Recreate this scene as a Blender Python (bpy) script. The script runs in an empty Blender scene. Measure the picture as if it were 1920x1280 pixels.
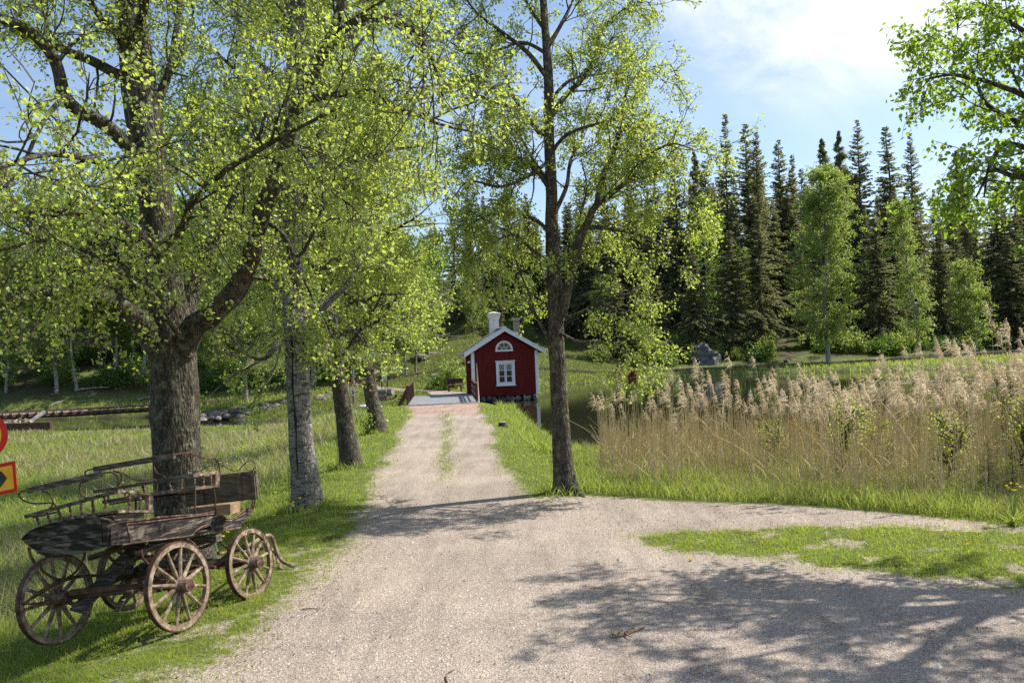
import bpy, math, random
import numpy as np
from mathutils import Vector, Matrix

# ---------------------------------------------------------------- camera, sky, sun, exposure
SC = bpy.context.scene
FPX, ROLL, PITCH, EYE = 1550.0, math.radians(2.3), math.atan(0.0116), 2.6
cam_d = bpy.data.cameras.new("camera")
cam = bpy.data.objects.new("camera", cam_d)
SC.collection.objects.link(cam)
cam_d.sensor_fit = 'HORIZONTAL'; cam_d.sensor_width = 36.0
cam_d.lens = 36.0 * FPX / 1920.0
cam_d.clip_start = 0.05; cam_d.clip_end = 3000
_r, _p = ROLL, PITCH
_X = Vector((1, 0, 0)); _Yc = Vector((0, -math.sin(_p), math.cos(_p))); _F = Vector((0, math.cos(_p), math.sin(_p)))
_cx = _X * math.cos(_r) - _Yc * math.sin(_r)
_cy = _X * math.sin(_r) + _Yc * math.cos(_r)
m = Matrix((( _cx.x, _cy.x, -_F.x, 0), (_cx.y, _cy.y, -_F.y, 0), (_cx.z, _cy.z, -_F.z, EYE), (0, 0, 0, 1)))
cam.matrix_world = m
SC.camera = cam

SUN_AZ, SUN_EL = math.radians(71), math.radians(50)     # azimuth to the right of the view direction (+Y)
sd = Vector((math.sin(SUN_AZ) * math.cos(SUN_EL), math.cos(SUN_AZ) * math.cos(SUN_EL), math.sin(SUN_EL)))
sun_d = bpy.data.lights.new("sun", 'SUN'); sun = bpy.data.objects.new("sun", sun_d); SC.collection.objects.link(sun)
sun_d.energy = 5.0; sun_d.angle = math.radians(0.55); sun_d.color = (1.0, 0.94, 0.84)
sun.rotation_euler = (-sd).to_track_quat('-Z', 'Y').to_euler(); sun.location = (30, 10, 40)

W = bpy.data.worlds.new("World"); SC.world = W; W.use_nodes = True
wn, wl = W.node_tree.nodes, W.node_tree.links
wn.clear()
def WN(t, **k):
    n = wn.new(t)
    for a, b in k.items(): setattr(n, a, b)
    return n
sky = WN('ShaderNodeTexSky', sky_type='NISHITA', sun_disc=False, sun_elevation=SUN_EL, sun_rotation=SUN_AZ, air_density=1.0, dust_density=1.0, ozone_density=1.6)
geo = WN('ShaderNodeTexCoord')
nz = WN('ShaderNodeTexNoise'); nz.inputs['Scale'].default_value = 2.2; nz.inputs['Detail'].default_value = 7; nz.inputs['Roughness'].default_value = 0.55
mp = WN('ShaderNodeMapping'); mp.inputs['Scale'].default_value = (1.0, 1.0, 2.6); mp.inputs['Location'].default_value = (3.1, 1.7, 0.4)
wl.new(geo.outputs['Generated'], mp.inputs['Vector']); wl.new(mp.outputs[0], nz.inputs['Vector'])
rp = WN('ShaderNodeValToRGB'); rp.color_ramp.elements[0].position = 0.50; rp.color_ramp.elements[1].position = 0.80
wl.new(nz.outputs['Fac'], rp.inputs[0])
# one large bright bank of thin cloud, a place in the sky given by its direction
dp = WN('ShaderNodeVectorMath', operation='DOT_PRODUCT')
cb = Vector((0.42, 1.0, 0.50)).normalized(); dp.inputs[1].default_value = cb
wl.new(geo.outputs['Generated'], dp.inputs[0])
rg = WN('ShaderNodeMapRange'); rg.inputs[1].default_value = 0.970; rg.inputs[2].default_value = 1.0; rg.interpolation_type = 'SMOOTHERSTEP'
wl.new(dp.outputs['Value'], rg.inputs[0])
nz2 = WN('ShaderNodeTexNoise'); nz2.inputs['Scale'].default_value = 4.5; nz2.inputs['Detail'].default_value = 8; nz2.inputs['Roughness'].default_value = 0.6; nz2.inputs['Distortion'].default_value = 0.5
mp2 = WN('ShaderNodeMapping'); mp2.inputs['Scale'].default_value = (1.0, 1.0, 1.7); mp2.inputs['Rotation'].default_value = (0, 0.5, 0)
wl.new(geo.outputs['Generated'], mp2.inputs['Vector']); wl.new(mp2.outputs[0], nz2.inputs['Vector'])
bk = WN('ShaderNodeMapRange'); bk.inputs[1].default_value = 0.33; bk.inputs[2].default_value = 0.68; bk.inputs[4].default_value = 1.5; wl.new(nz2.outputs['Fac'], bk.inputs[0])
bk2 = WN('ShaderNodeMath', operation='MULTIPLY'); wl.new(bk.outputs[0], bk2.inputs[0]); wl.new(rg.outputs[0], bk2.inputs[1]); bk2.use_clamp = True
th = WN('ShaderNodeMath', operation='MULTIPLY'); wl.new(rp.outputs['Color'], th.inputs[0]); th.inputs[1].default_value = 0.35
mx = WN('ShaderNodeMath', operation='MAXIMUM'); wl.new(th.outputs[0], mx.inputs[0]); wl.new(bk2.outputs[0], mx.inputs[1])
cm = WN('ShaderNodeMix', data_type='RGBA')
wl.new(mx.outputs[0], cm.inputs[0]); wl.new(sky.outputs[0], cm.inputs[6]); cm.inputs[7].default_value = (5.8, 6.1, 6.4, 1)
bg = WN('ShaderNodeBackground'); bg.inputs[1].default_value = 0.12
wl.new(cm.outputs[2], bg.inputs[0])
wo = WN('ShaderNodeOutputWorld'); wl.new(bg.outputs[0], wo.inputs[0])

SC.view_settings.view_transform = 'Standard'; SC.view_settings.look = 'None'
SC.view_settings.exposure = 0.66; SC.view_settings.gamma = 1.0
SC.cycles.max_bounces = 7; SC.cycles.diffuse_bounces = 3; SC.cycles.glossy_bounces = 2
SC.cycles.transmission_bounces = 4; SC.cycles.transparent_max_bounces = 6
SC.cycles.caustics_reflective = False; SC.cycles.caustics_refractive = False
SC.cycles.use_denoising = False

# ---------------------------------------------------------------- helpers
def ray(px, py):
    u = (px - 960) / FPX; v = (640 - py) / FPX
    x = u * math.cos(_r) + v * math.sin(_r); z = -u * math.sin(_r) + v * math.cos(_r)
    y2 = math.cos(_p) - z * math.sin(_p); z2 = math.sin(_p) + z * math.cos(_p)
    return x / y2, z2 / y2
def Q(px, py, Y):                                   # a point of the place, at distance Y ahead of the viewer
    x, z = ray(px, py); return np.array((x * Y, Y, EYE + z * Y))
def OP(px, py, n, p0):                              # point where a line of sight meets a real plane
    x, z = ray(px, py); d = np.array((x, 1.0, z)); c = np.array((0, 0, EYE)); n = np.array(n)
    t = np.dot(np.array(p0) - c, n) / np.dot(d, n); return c + d * t
def project(P):
    x = P[..., 0] / P[..., 1]; z = (P[..., 2] - EYE) / P[..., 1]
    yc = math.cos(_p) + z * math.sin(_p); zc = (-math.sin(_p) + z * math.cos(_p))
    x = x / yc; zc = zc / yc
    u = x * math.cos(_r) - zc * math.sin(_r); v = x * math.sin(_r) + zc * math.cos(_r)
    return 960 + u * FPX, 640 - v * FPX

RS = np.random.RandomState
def link(o, parent=None):
    SC.collection.objects.link(o)
    if parent is not None: o.parent = parent
    return o
def tag(o, label=None, cat=None, group=None, kind=None):
    if label: o['label'] = label
    if cat: o['category'] = cat
    if group: o['group'] = group
    if kind: o['kind'] = kind
    return o
def empty(name, loc=(0, 0, 0), label=None, cat=None, group=None):
    o = bpy.data.objects.new(name, None); o.location = loc; o.empty_display_size = 0.1
    return tag(link(o), label, cat, group)

class MB:
    """collects vertices and faces, then links them as one mesh object"""
    def __init__(s): s.v = []; s.l = []; s.n = []; s.off = 0; s.rnd = []
    def add(s, V, F, rnd=None):
        V = np.asarray(V, float).reshape(-1, 3); F = np.asarray(F, int)
        s.v.append(V); s.l.append((F + s.off).ravel()); s.n.append(np.full(len(F), F.shape[1], int)); s.off += len(V)
        s.rnd.append(np.full(len(F), 0.5) if rnd is None else np.broadcast_to(rnd, (len(F),)))
        return s
    def box(s, c, size, R=None):
        c = np.asarray(c, float); h = np.asarray(size, float) / 2
        P = np.array([[x, y, z] for z in (-1, 1) for y in (-1, 1) for x in (-1, 1)]) * h
        if R is not None: P = P @ np.asarray(R, float)       # rows of R: the box's own axes
        return s.add(P + c, [[0, 2, 3, 1], [4, 5, 7, 6], [0, 1, 5, 4], [2, 6, 7, 3], [0, 4, 6, 2], [1, 3, 7, 5]])
    def beam(s, a, b, w, h, up=(0, 0, 1)):
        a = np.asarray(a, float); b = np.asarray(b, float); d = b - a; L = np.linalg.norm(d); d = d / L
        up = np.asarray(up, float); x = np.cross(d, up); x /= np.linalg.norm(x); z = np.cross(x, d)
        return s.box((a + b) / 2, (w, L, h), (x, d, z))
    def prism(s, poly, vec):
        P = np.asarray(poly, float); n = len(P); V = np.vstack([P, P + np.asarray(vec, float)])
        s.add(V, [[i, (i + 1) % n, n + (i + 1) % n, n + i] for i in range(n)])
        o = s.off - 2 * n
        s.l.append(np.arange(n)[::-1] + o); s.n.append(np.array([n])); s.rnd.append(np.array([.5]))
        s.l.append(np.arange(n) + n + o); s.n.append(np.array([n])); s.rnd.append(np.array([.5]))
        return s
    def tubes(s, P, R, ns=5, rnd=None, cap=False, prof=None):
        """P[N,K,3], R[N,K]: N polylines of K points"""
        P = np.asarray(P, float); R = np.asarray(R, float)
        if P.ndim == 2: P = P[None]; R = np.broadcast_to(R, P.shape[:2])
        N, K = P.shape[:2]
        T = np.gradient(P, axis=1); T /= np.linalg.norm(T, axis=2, keepdims=True) + 1e-9
        ref = np.where(np.abs(T[:, :1, 2:3]) > 0.8, np.array([1.0, 0, 0]), np.array([0, 0, 1.0])); ref = np.broadcast_to(ref, T.shape)
        A = np.cross(T, ref); A /= np.linalg.norm(A, axis=2, keepdims=True) + 1e-9
        B = np.cross(T, A)
        th = np.arange(ns) / ns * 2 * math.pi
        c = np.cos(th)[None, None, :, None]; sn = np.sin(th)[None, None, :, None]
        RR = R[:, :, None, None] * (1 if prof is None else prof[..., None])
        V = P[:, :, None] + RR * (A[:, :, None] * c + B[:, :, None] * sn)
        V = V.reshape(-1, 3)
        n = np.arange(N)[:, None, None] * K * ns; k = np.arange(K - 1)[None, :, None] * ns; j = np.arange(ns)[None, None, :]; j2 = (j + 1) % ns
        F = np.stack([n + k + j, n + k + j2, n + k + ns + j2, n + k + ns + j], -1).reshape(-1, 4)
        s.add(V, F, rnd)
        if cap:
            o = s.off - N * K * ns
            for i in range(N):
                for q, rev in ((0, 1), (K - 1, -1)):
                    s.l.append((np.arange(ns)[::rev] + o + i * K * ns + q * ns)); s.n.append(np.array([ns])); s.rnd.append(np.array([.5]))
        return s
    def build(s, name, mat, parent=None, smooth=False, origin=None):
        me = bpy.data.meshes.new(name)
        V = np.vstack(s.v).astype(np.float32)
        if origin is not None: V = V - np.asarray(origin, np.float32)
        L = np.concatenate(s.l).astype(np.int32); n = np.concatenate(s.n)
        me.vertices.add(len(V)); me.vertices.foreach_set('co', V.ravel())
        me.loops.add(len(L)); me.loops.foreach_set('vertex_index', L)
        me.polygons.add(len(n)); st = np.concatenate([[0], np.cumsum(n)[:-1]]).astype(np.int32)
        me.polygons.foreach_set('loop_start', st); me.polygons.foreach_set('loop_total', n.astype(np.int32))
        me.polygons.foreach_set('use_smooth', np.full(len(n), bool(smooth)))
        r = np.concatenate(s.rnd).astype(np.float32)
        if r.min() != r.max():
            at = me.attributes.new('rnd', 'FLOAT', 'FACE'); at.data.foreach_set('value', r)
        me.update(calc_edges=True); me.validate()
        me.materials.append(mat)
        o = bpy.data.objects.new(name, me)
        if origin is not None: o.location = origin
        return link(o, parent)

def catmull(pts, K):
    P = np.asarray(pts, float); n = len(P)
    E = np.vstack([2 * P[0] - P[1], P, 2 * P[-1] - P[-2]])
    d = np.concatenate([[0], np.cumsum(np.linalg.norm(np.diff(P, axis=0), axis=1))]); u = np.linspace(0, d[-1], K)
    i = np.clip(np.searchsorted(d, u, 'right') - 1, 0, n - 2); t = ((u - d[i]) / (d[i + 1] - d[i] + 1e-9))[:, None]
    p0, p1, p2, p3 = E[i], E[i + 1], E[i + 2], E[i + 3]
    return 0.5 * (2 * p1 + (p2 - p0) * t + (2 * p0 - 5 * p1 + 4 * p2 - p3) * t * t + (3 * p1 - p0 - 3 * p2 + p3) * t ** 3)

def vnoise(x, y, seed=0):
    """smooth value noise in 0..1"""
    xi = np.floor(x).astype(np.int64); yi = np.floor(y).astype(np.int64); fx = x - xi; fy = y - yi
    fx = fx * fx * (3 - 2 * fx); fy = fy * fy * (3 - 2 * fy)
    def h(a, b):
        n = (a * 374761393 + b * 668265263 + seed * 1442695041) & 0x7fffffff
        n = ((n ^ (n >> 13)) * 1274126177) & 0x7fffffff
        return ((n ^ (n >> 16)) & 0xffff) / 65535.0
    return (h(xi, yi) * (1 - fx) + h(xi + 1, yi) * fx) * (1 - fy) + (h(xi, yi + 1) * (1 - fx) + h(xi + 1, yi + 1) * fx) * fy
def fbm(x, y, seed=0, o=4):
    s = 0; a = 0.5; t = 0
    for i in range(o):
        s = s + a * vnoise(x * 2 ** i, y * 2 ** i, seed + i); t += a; a *= 0.5
    return s / t
def sstep(a, b, x): t = np.clip((x - a) / (b - a), 0, 1); return t * t * (3 - 2 * t)

# ---------------------------------------------------------------- materials
def mat(name):
    M = bpy.data.materials.new(name); M.use_nodes = True; nt = M.node_tree; nt.nodes.clear()
    def N(t, ins=None, **k):
        n = nt.nodes.new(t)
        for a, b in k.items(): setattr(n, a, b)
        for a, b in (ins or {}).items():
            if isinstance(b, bpy.types.NodeSocket): nt.links.new(b, n.inputs[a])
            else: n.inputs[a].default_value = b
        return n
    out = N('ShaderNodeOutputMaterial')
    return M, N, (lambda s: nt.links.new(s, out.inputs[0]))
def c4(c): return (c[0], c[1], c[2], 1)
def ramp(N, fac, stops):
    n = N('ShaderNodeValToRGB', {0: fac}); e = n.color_ramp.elements
    while len(e) < len(stops): e.new(0.5)
    for i, (p, c) in enumerate(stops): e[i].position = p; e[i].color = c4(c) if len(c) == 3 else c
    return n.outputs[0]
def mixc(N, f, a, b, bt='MIX'):
    n = N('ShaderNodeMix', data_type='RGBA', blend_type=bt)
    for i, v in ((0, f), (6, a), (7, b)):
        if isinstance(v, bpy.types.NodeSocket): n.id_data.links.new(v, n.inputs[i])
        else: n.inputs[i].default_value = v if i == 0 else c4(v)
    return n.outputs[2]
def noise(N, vec, sc, det=4, ro=0.55, dist=0):
    return N('ShaderNodeTexNoise', {'Vector': vec, 'Scale': sc, 'Detail': det, 'Roughness': ro, 'Distortion': dist}).outputs[0]
def mapping(N, vec, scale): return N('ShaderNodeMapping', {0: vec, 3: scale}).outputs[0]
def pos(N): return N('ShaderNodeNewGeometry').outputs['Position']
def objc(N): return N('ShaderNodeTexCoord').outputs['Object']

def plain(name, c1, c2, scale=8, rough=0.6, bump=0.0, bscale=None, stretch=(1, 1, 1), metal=0.0, c3=None, coords='obj', spec=0.4):
    M, N, out = mat(name); v = mapping(N, objc(N) if coords == 'obj' else pos(N), stretch)
    n = noise(N, v, scale)
    st = [(0.35, c1), (0.62, c2)] if c3 is None else [(0.3, c1), (0.5, c2), (0.66, c3)]
    col = ramp(N, n, st)
    ins = {'Base Color': col, 'Roughness': rough, 'Metallic': metal, 'Specular IOR Level': spec}
    if bump: ins['Normal'] = N('ShaderNodeBump', {'Strength': bump, 'Distance': 0.02, 'Height': noise(N, v, bscale or scale * 3, 5)}).outputs[0]
    out(N('ShaderNodeBsdfPrincipled', ins).outputs[0]); return M

def leafmat(name, dif, tra, dif2=None, tra2=None, gl=0.08, mixf=0.5, rough=0.35):
    M, N, out = mat(name)
    r = N('ShaderNodeAttribute', attribute_name='rnd').outputs['Fac']
    a = mixc(N, r, dif, dif2 or tuple(x * 1.7 for x in dif)); b = mixc(N, r, tra, tra2 or tuple(x * 1.35 for x in tra))
    d = N('ShaderNodeBsdfDiffuse', {0: a}); t = N('ShaderNodeBsdfTranslucent', {0: b})
    s = N('ShaderNodeMixShader', {0: mixf, 1: d.outputs[0], 2: t.outputs[0]})
    g = N('ShaderNodeBsdfGlossy', {0: (1, 1, 1, 1), 'Roughness': rough})
    out(N('ShaderNodeMixShader', {0: gl, 1: s.outputs[0], 2: g.outputs[0]}).outputs[0]); return M

def barkmat(name, dark, mid, light, lichen=(0.16, 0.17, 0.10), white=0.0, scale=1.0):
    M, N, out = mat(name); p = pos(N); v = mapping(N, p, (1, 1, 0.28))
    n1 = noise(N, v, 16 * scale, 6, 0.65, 0.6)
    vo = N('ShaderNodeTexVoronoi', {'Vector': mapping(N, p, (1, 1, 0.28)), 'Scale': 26 * scale}, feature='DISTANCE_TO_EDGE').outputs[0]
    col = ramp(N, n1, [(0.33, dark), (0.5, mid), (0.68, light)])
    li = ramp(N, noise(N, p, 9 * scale, 6, 0.7), [(0.52, (0, 0, 0)), (0.6, (1, 1, 1))])
    col = mixc(N, li, col, lichen)
    sp = ramp(N, noise(N, p, 60 * scale, 3, 0.6), [(0.60, (0, 0, 0)), (0.66, (1, 1, 1))])
    col = mixc(N, sp, col, tuple(min(1, x * 2.2 + 0.04) for x in light))
    if white > 0:
        w = ramp(N, noise(N, mapping(N, p, (1, 1, 1.7)), 5, 7, 0.75, 0.8), [(0.60 - white * 0.2, (0, 0, 0)), (0.64 - white * 0.2, (1, 1, 1))])
        wc = ramp(N, noise(N, mapping(N, p, (1, 1, 9)), 7, 5, 0.7), [(0.42, (0.10, 0.09, 0.08)), (0.5, (0.36, 0.34, 0.30)), (0.7, (0.5, 0.48, 0.43))])
        col = mixc(N, w, col, wc)
    crack = ramp(N, vo, [(0.0, (0.5, 0.5, 0.5)), (0.16, (1, 1, 1))])
    col = mixc(N, 1.0, col, crack, 'MULTIPLY')
    h = N('ShaderNodeMath', {0: n1, 1: vo}, operation='ADD').outputs[0]
    b = N('ShaderNodeBump', {'Strength': 0.9, 'Distance': 0.05, 'Height': h}).outputs[0]
    out(N('ShaderNodeBsdfPrincipled', {'Base Color': col, 'Roughness': 0.85, 'Normal': b, 'Specular IOR Level': 0.25}).outputs[0]); return M

def woodmat(name, base, dark, light, grain=(1, 14, 14), paint=None, pf=0.5, rough=0.75):
    M, N, out = mat(name); p = mapping(N, objc(N), grain)
    n = noise(N, p, 3.0, 6, 0.6, 0.4)
    col = ramp(N, n, [(0.32, dark), (0.5, base), (0.7, light)])
    if paint:
        f = ramp(N, noise(N, mapping(N, objc(N), (1.6, 1.6, 13)), 1.7, 9, 0.75), [(pf - 0.03, (0, 0, 0)), (pf + 0.03, (1, 1, 1))])
        col = mixc(N, f, col, paint)
    b = N('ShaderNodeBump', {'Strength': 0.12, 'Distance': 0.003, 'Height': n}).outputs[0]
    out(N('ShaderNodeBsdfPrincipled', {'Base Color': col, 'Roughness': rough, 'Normal': b, 'Specular IOR Level': 0.25}).outputs[0]); return M

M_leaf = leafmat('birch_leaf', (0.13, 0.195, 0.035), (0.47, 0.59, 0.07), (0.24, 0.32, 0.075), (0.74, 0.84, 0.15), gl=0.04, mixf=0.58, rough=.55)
M_leafR = leafmat('birch_leaf_deep_green', (0.09, 0.16, 0.02), (0.34, 0.54, 0.04), (0.15, 0.24, 0.03), (0.50, 0.70, 0.07), gl=0.03, mixf=0.5, rough=.5)  # deeper green leaf for the overhanging birch
M_leaf_far = leafmat('far_birch_leaf', (0.15, 0.20, 0.05), (0.36, 0.45, 0.09), gl=0.02)
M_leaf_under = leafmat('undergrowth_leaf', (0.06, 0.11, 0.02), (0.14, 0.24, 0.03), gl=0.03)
M_needle = leafmat('spruce_needles', (0.13, 0.15, 0.075), (0.22, 0.24, 0.08), (0.26, 0.27, 0.13), (0.42, 0.42, 0.15), gl=0.02, mixf=0.5, rough=0.6)
M_pine = leafmat('pine_needles', (0.12, 0.14, 0.06), (0.18, 0.20, 0.06), (0.22, 0.24, 0.10), (0.34, 0.34, 0.10), gl=0.02, mixf=0.4, rough=0.6)
M_bark = barkmat('old_birch_bark', (0.018, 0.014, 0.010), (0.060, 0.048, 0.036), (0.13, 0.11, 0.085))
M_barkw = barkmat('pale_birch_bark', (0.025, 0.020, 0.016), (0.07, 0.06, 0.048), (0.16, 0.14, 0.11), white=0.8)
M_barkr = barkmat('lichen_birch_bark', (0.03, 0.024, 0.018), (0.08, 0.065, 0.048), (0.16, 0.14, 0.11), lichen=(0.20, 0.19, 0.11))
M_twig = plain('twig_bark', (0.05, 0.035, 0.025), (0.12, 0.09, 0.06), 10, 0.8, coords='pos')
M_spruceb = plain('spruce_bark', (0.05, 0.04, 0.033), (0.13, 0.105, 0.085), 5, 0.9, 0.4, stretch=(1, 1, 0.3))
M_pineb = plain('pine_bark', (0.11, 0.055, 0.03), (0.25, 0.13, 0.07), 4, 0.9, 0.4, stretch=(1, 1, 0.4))
M_birchfar = plain('far_birch_bark', (0.10, 0.09, 0.075), (0.36, 0.35, 0.31), 6, 0.8, stretch=(1, 1, 2))
# ---------------------------------------------------------------- terrain
POND = np.array([(-0.6, 48.4), (0.0, 45.5), (0.25, 39.9), (0.9, 29.6), (1.6, 24), (3.0, 21.2), (6.6, 19.4), (10.3, 16.9), (16, 13.5), (28, 9), (60, 4), (95, 20), (95, 60), (60, 69.5), (41, 67.9), (35.5, 69.9), (30, 73.2), (24, 76.7), (16.7, 76.8), (9.1, 75.6), (4.3, 69.6), (1.8, 64.5), (-0.5, 62), (-1.0, 58), (-1.3, 52), (-1.1, 49.5)])
CHAN = np.array([(-1.0, 44.6), (-5, 44.3), (-9, 46), (-14, 48.5), (-17, 50.2), (-21.4, 50.0), (-29.4, 51.5), (-45, 52.5), (-90, 52), (-90, 66), (-37, 65.2), (-27, 62.6), (-18, 54.8), (-14.5, 53), (-10, 51), (-5, 50.4), (-1.0, 50.0)])
PZ, CZ = -0.45, -1.3
def sdist(x, y, P):
    """signed distance to a closed polygon, positive outside"""
    d = np.full(x.shape, 1e9); ins = np.zeros(x.shape, bool)
    for i in range(len(P)):
        ax, ay = P[i]; bx, by = P[(i + 1) % len(P)]; ex, ey = bx - ax, by - ay
        t = np.clip(((x - ax) * ex + (y - ay) * ey) / (ex * ex + ey * ey), 0, 1)
        d = np.minimum(d, np.hypot(x - ax - t * ex, y - ay - t * ey))
        c = ((ay > y) != (by > y)) & (x < (bx - ax) * (y - ay) / (by - ay + 1e-12) + ax); ins ^= c
    return np.where(ins, -d, d)
RL = np.array([(-3.6, -5), (-3.0, 4), (-2.7, 6.8), (-2.5, 8.5), (-2.4, 10), (-2.33, 11.5), (-2.6, 14.9), (-2.85, 17.4), (-3.5, 24.7), (-4.75, 38.6), (-5.6, 42.8)])
RR = np.array([(9, -5), (9, 4), (5.0, 8.2), (3.4, 9.6), (1.9, 10.6), (1.0, 12), (0.3, 14.2), (0.0, 15), (-0.22, 16.7), (-0.65, 23.7), (-1.5, 36.8), (-1.9, 42.8)])
def roadL(y): return np.interp(y, RL[:, 1], RL[:, 0])
def roadR(y): return np.interp(y, RR[:, 1], RR[:, 0])
PATH = np.array([(-3.9, 52.5), (-5.2, 57), (-8.2, 62), (-12.5, 70), (-16, 80), (-19, 92)])
def pathd(x, y):
    d = np.full(x.shape, 1e9)
    for i in range(len(PATH) - 1):
        ax, ay = PATH[i]; bx, by = PATH[i + 1]; ex, ey = bx - ax, by - ay
        t = np.clip(((x - ax) * ex + (y - ay) * ey) / (ex * ex + ey * ey), 0, 1)
        d = np.minimum(d, np.hypot(x - ax - t * ex, y - ay - t * ey))
    return d
TRK = np.array([(-75, 54.5), (-37, 58.6), (-28.5, 60.5), (-22, 64.5), (-14.5, 70), (-11, 73.5), (-4, 76.5), (9.4, 79), (29.3, 80.5), (45, 86), (60, 92), (85, 97)])
def hgt(x, y):
    x = np.asarray(x, float); y = np.asarray(y, float)
    e = roadL(y) - 0.75
    left = -1.0 * sstep(0, 9.0, e - x) - 0.12 * sstep(0, 1.4, e - x)
    z = left * sstep(70, 54, y) * sstep(3, 7, y)
    far = sstep(54, 62, y); z = z * (1 - far * 0.7)
    z = z - 0.45 * sstep(-14, -26, x) * far
    F = np.interp(x, [-90, -35, -22, -14, -4, 8, 20, 32, 48, 62, 90], [62, 66, 70, 72, 63, 78, 81.5, 82.5, 88.5, 94, 99])
    s1 = np.interp(x, [-90, -30, -20, -10, 6, 20, 60, 90], [.30, .28, .17, .125, .13, .2, .22, .22])
    d = np.maximum(0, y - F)
    hill = s1 * np.minimum(d, 28) + 0.24 * np.clip(d - 28, 0, 40) + 0.08 * np.clip(d - 68, 0, 300)
    z = z + hill + (fbm(x * .22, y * .22, 3) - .5) * 1.5 * sstep(0, 14, d) + (fbm(x * .06, y * .06, 9) - .5) * 5 * sstep(10, 50, d)
    sp = sdist(x, y, POND); sc = sdist(x, y, CHAN)
    bump = (fbm(x * .9, y * .9, 5) - .5)
    grass = 1 - gravel_raw(x, y)
    z = z + bump * 0.10 * grass * sstep(3, 7, y)
    pb = np.where(sp > 0, PZ + 0.06 + (z - PZ - .06) * sstep(0, 2.0, sp), PZ + 0.06 - np.minimum(-sp * .4, 1.2))
    z = np.where(sp < 2.0, np.minimum(z, pb), z)
    cb = np.where(sc > 0, CZ + 0.04 + (z - CZ - .04) * sstep(0, 1.6, sc), CZ + 0.04 - np.minimum(-sc * .5, 0.9))
    z = np.where(sc < 1.6, np.minimum(z, cb), z)
    return z
def gravel_raw(x, y):
    """0..1 how much bare gravel there is"""
    l = roadL(y); r = roadR(y)
    wob = (fbm(x * 1.3, y * 0.8, 21) - .5) * 1.3
    g = sstep(-.7, .5, x - l + wob * .5) * sstep(-.6, .45, r - x + wob * .5) * (y < 43.2)
    # grassy strip between the wheel tracks
    c = (l + r) / 2 + 0.05; strip = np.exp(-((x - c) / 0.33) ** 2) * sstep(14.5, 19, y) * sstep(41, 34, y) * sstep(.05, .5, fbm(x * 3, y * .9, 7))
    g = g * (1 - .54 * strip)
    # bare strip in front of the reeds, right of the lane
    ye = np.interp(x, [0.3, 1, 4.05, 6.73, 12], [14.6, 14.6, 13.2, 11.1, 7.5])
    b = sstep(-.25, .3, ye - y + wob * .35) * sstep(-.3, .6, x - 0.2)
    yn = np.interp(x, [0.6, 1.6, 3.9, 6.7, 12], [11.0, 11.2, 11.6, 10.8, 7.6])
    yf = np.interp(x, [0.6, 1.6, 2.1, 3.9, 5.0, 12], [11.0, 10.9, 10.3, 9.2, 8.3, 4.0])
    patch = sstep(-.5, .45, yn - y + wob * .5) * sstep(-.5, .5, y - yf + wob * .5) * sstep(1.1, 1.9, x + wob * .4)
    near = sstep(-.3, .3, yf - y + .3) * (x > 0)
    g = np.maximum(g, np.maximum(b * (y > 3), near)) * (1 - .95 * patch * (.35 + .65 * sstep(.25, .5, fbm(x * 2.2, y * 3, 33))))
    g = np.maximum(g, sstep(1.3, .8, pathd(x, y) + wob * .4) * sstep(.18, .4, np.ones_like(x)))
    # thin worn turf near the carriage
    worn = sstep(2.2, 0.2, (l - x)) * sstep(13.5, 11, y) * (x < l + .4) * sstep(.40, .66, fbm(x * 3.6, y * 3.6, 41)) * .6
    return np.clip(np.maximum(g, worn), 0, 1)

def steps(a, b, s0, gr):
    o = [a]; s = s0
    while o[-1] < b: o.append(o[-1] + s); s *= gr
    return o
xs = np.array(sorted(set([-x for x in steps(6, 420, .25, 1.045)] + list(np.arange(-6, 8, .16)) + steps(8, 420, .22, 1.045))))
ys = np.array(sorted(set([-y for y in steps(-3, 80, 1, 1.25)] + list(np.arange(3.2, 17, .15)) + steps(17, 110, .17, 1.018) + steps(113, 900, 4, 1.1))))
GX, GY = np.meshgrid(xs, ys); GZ = hgt(GX, GY)
nx, ny = len(xs), len(ys)
V = np.stack([GX, GY, GZ], -1).reshape(-1, 3)
ii = (np.arange(ny - 1)[:, None] * nx + np.arange(nx - 1)[None, :]).ravel()
gm = MB(); gm.add(V, np.stack([ii, ii + 1, ii + nx + 1, ii + nx], -1))
g_gravel = gravel_raw(GX, GY).ravel()
Fh = np.interp(GX, [-90, -35, -22, -14, -4, 8, 20, 32, 48, 62, 90], [62, 66, 70, 72, 63, 78, 81.5, 82.5, 88.5, 94, 99])
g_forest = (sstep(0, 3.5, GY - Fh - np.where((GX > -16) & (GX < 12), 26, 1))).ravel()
g_pink = (sstep(33, 37.5, GY) * sstep(43.5, 41.5, GY) * (GX > roadL(GY) - .3) * (GX < roadR(GY) + .4)).ravel()
g_mud = (sstep(.5, 0, sdist(GX, GY, POND)) + sstep(.5, 0, sdist(GX, GY, CHAN))).clip(0, 1).ravel()

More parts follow.
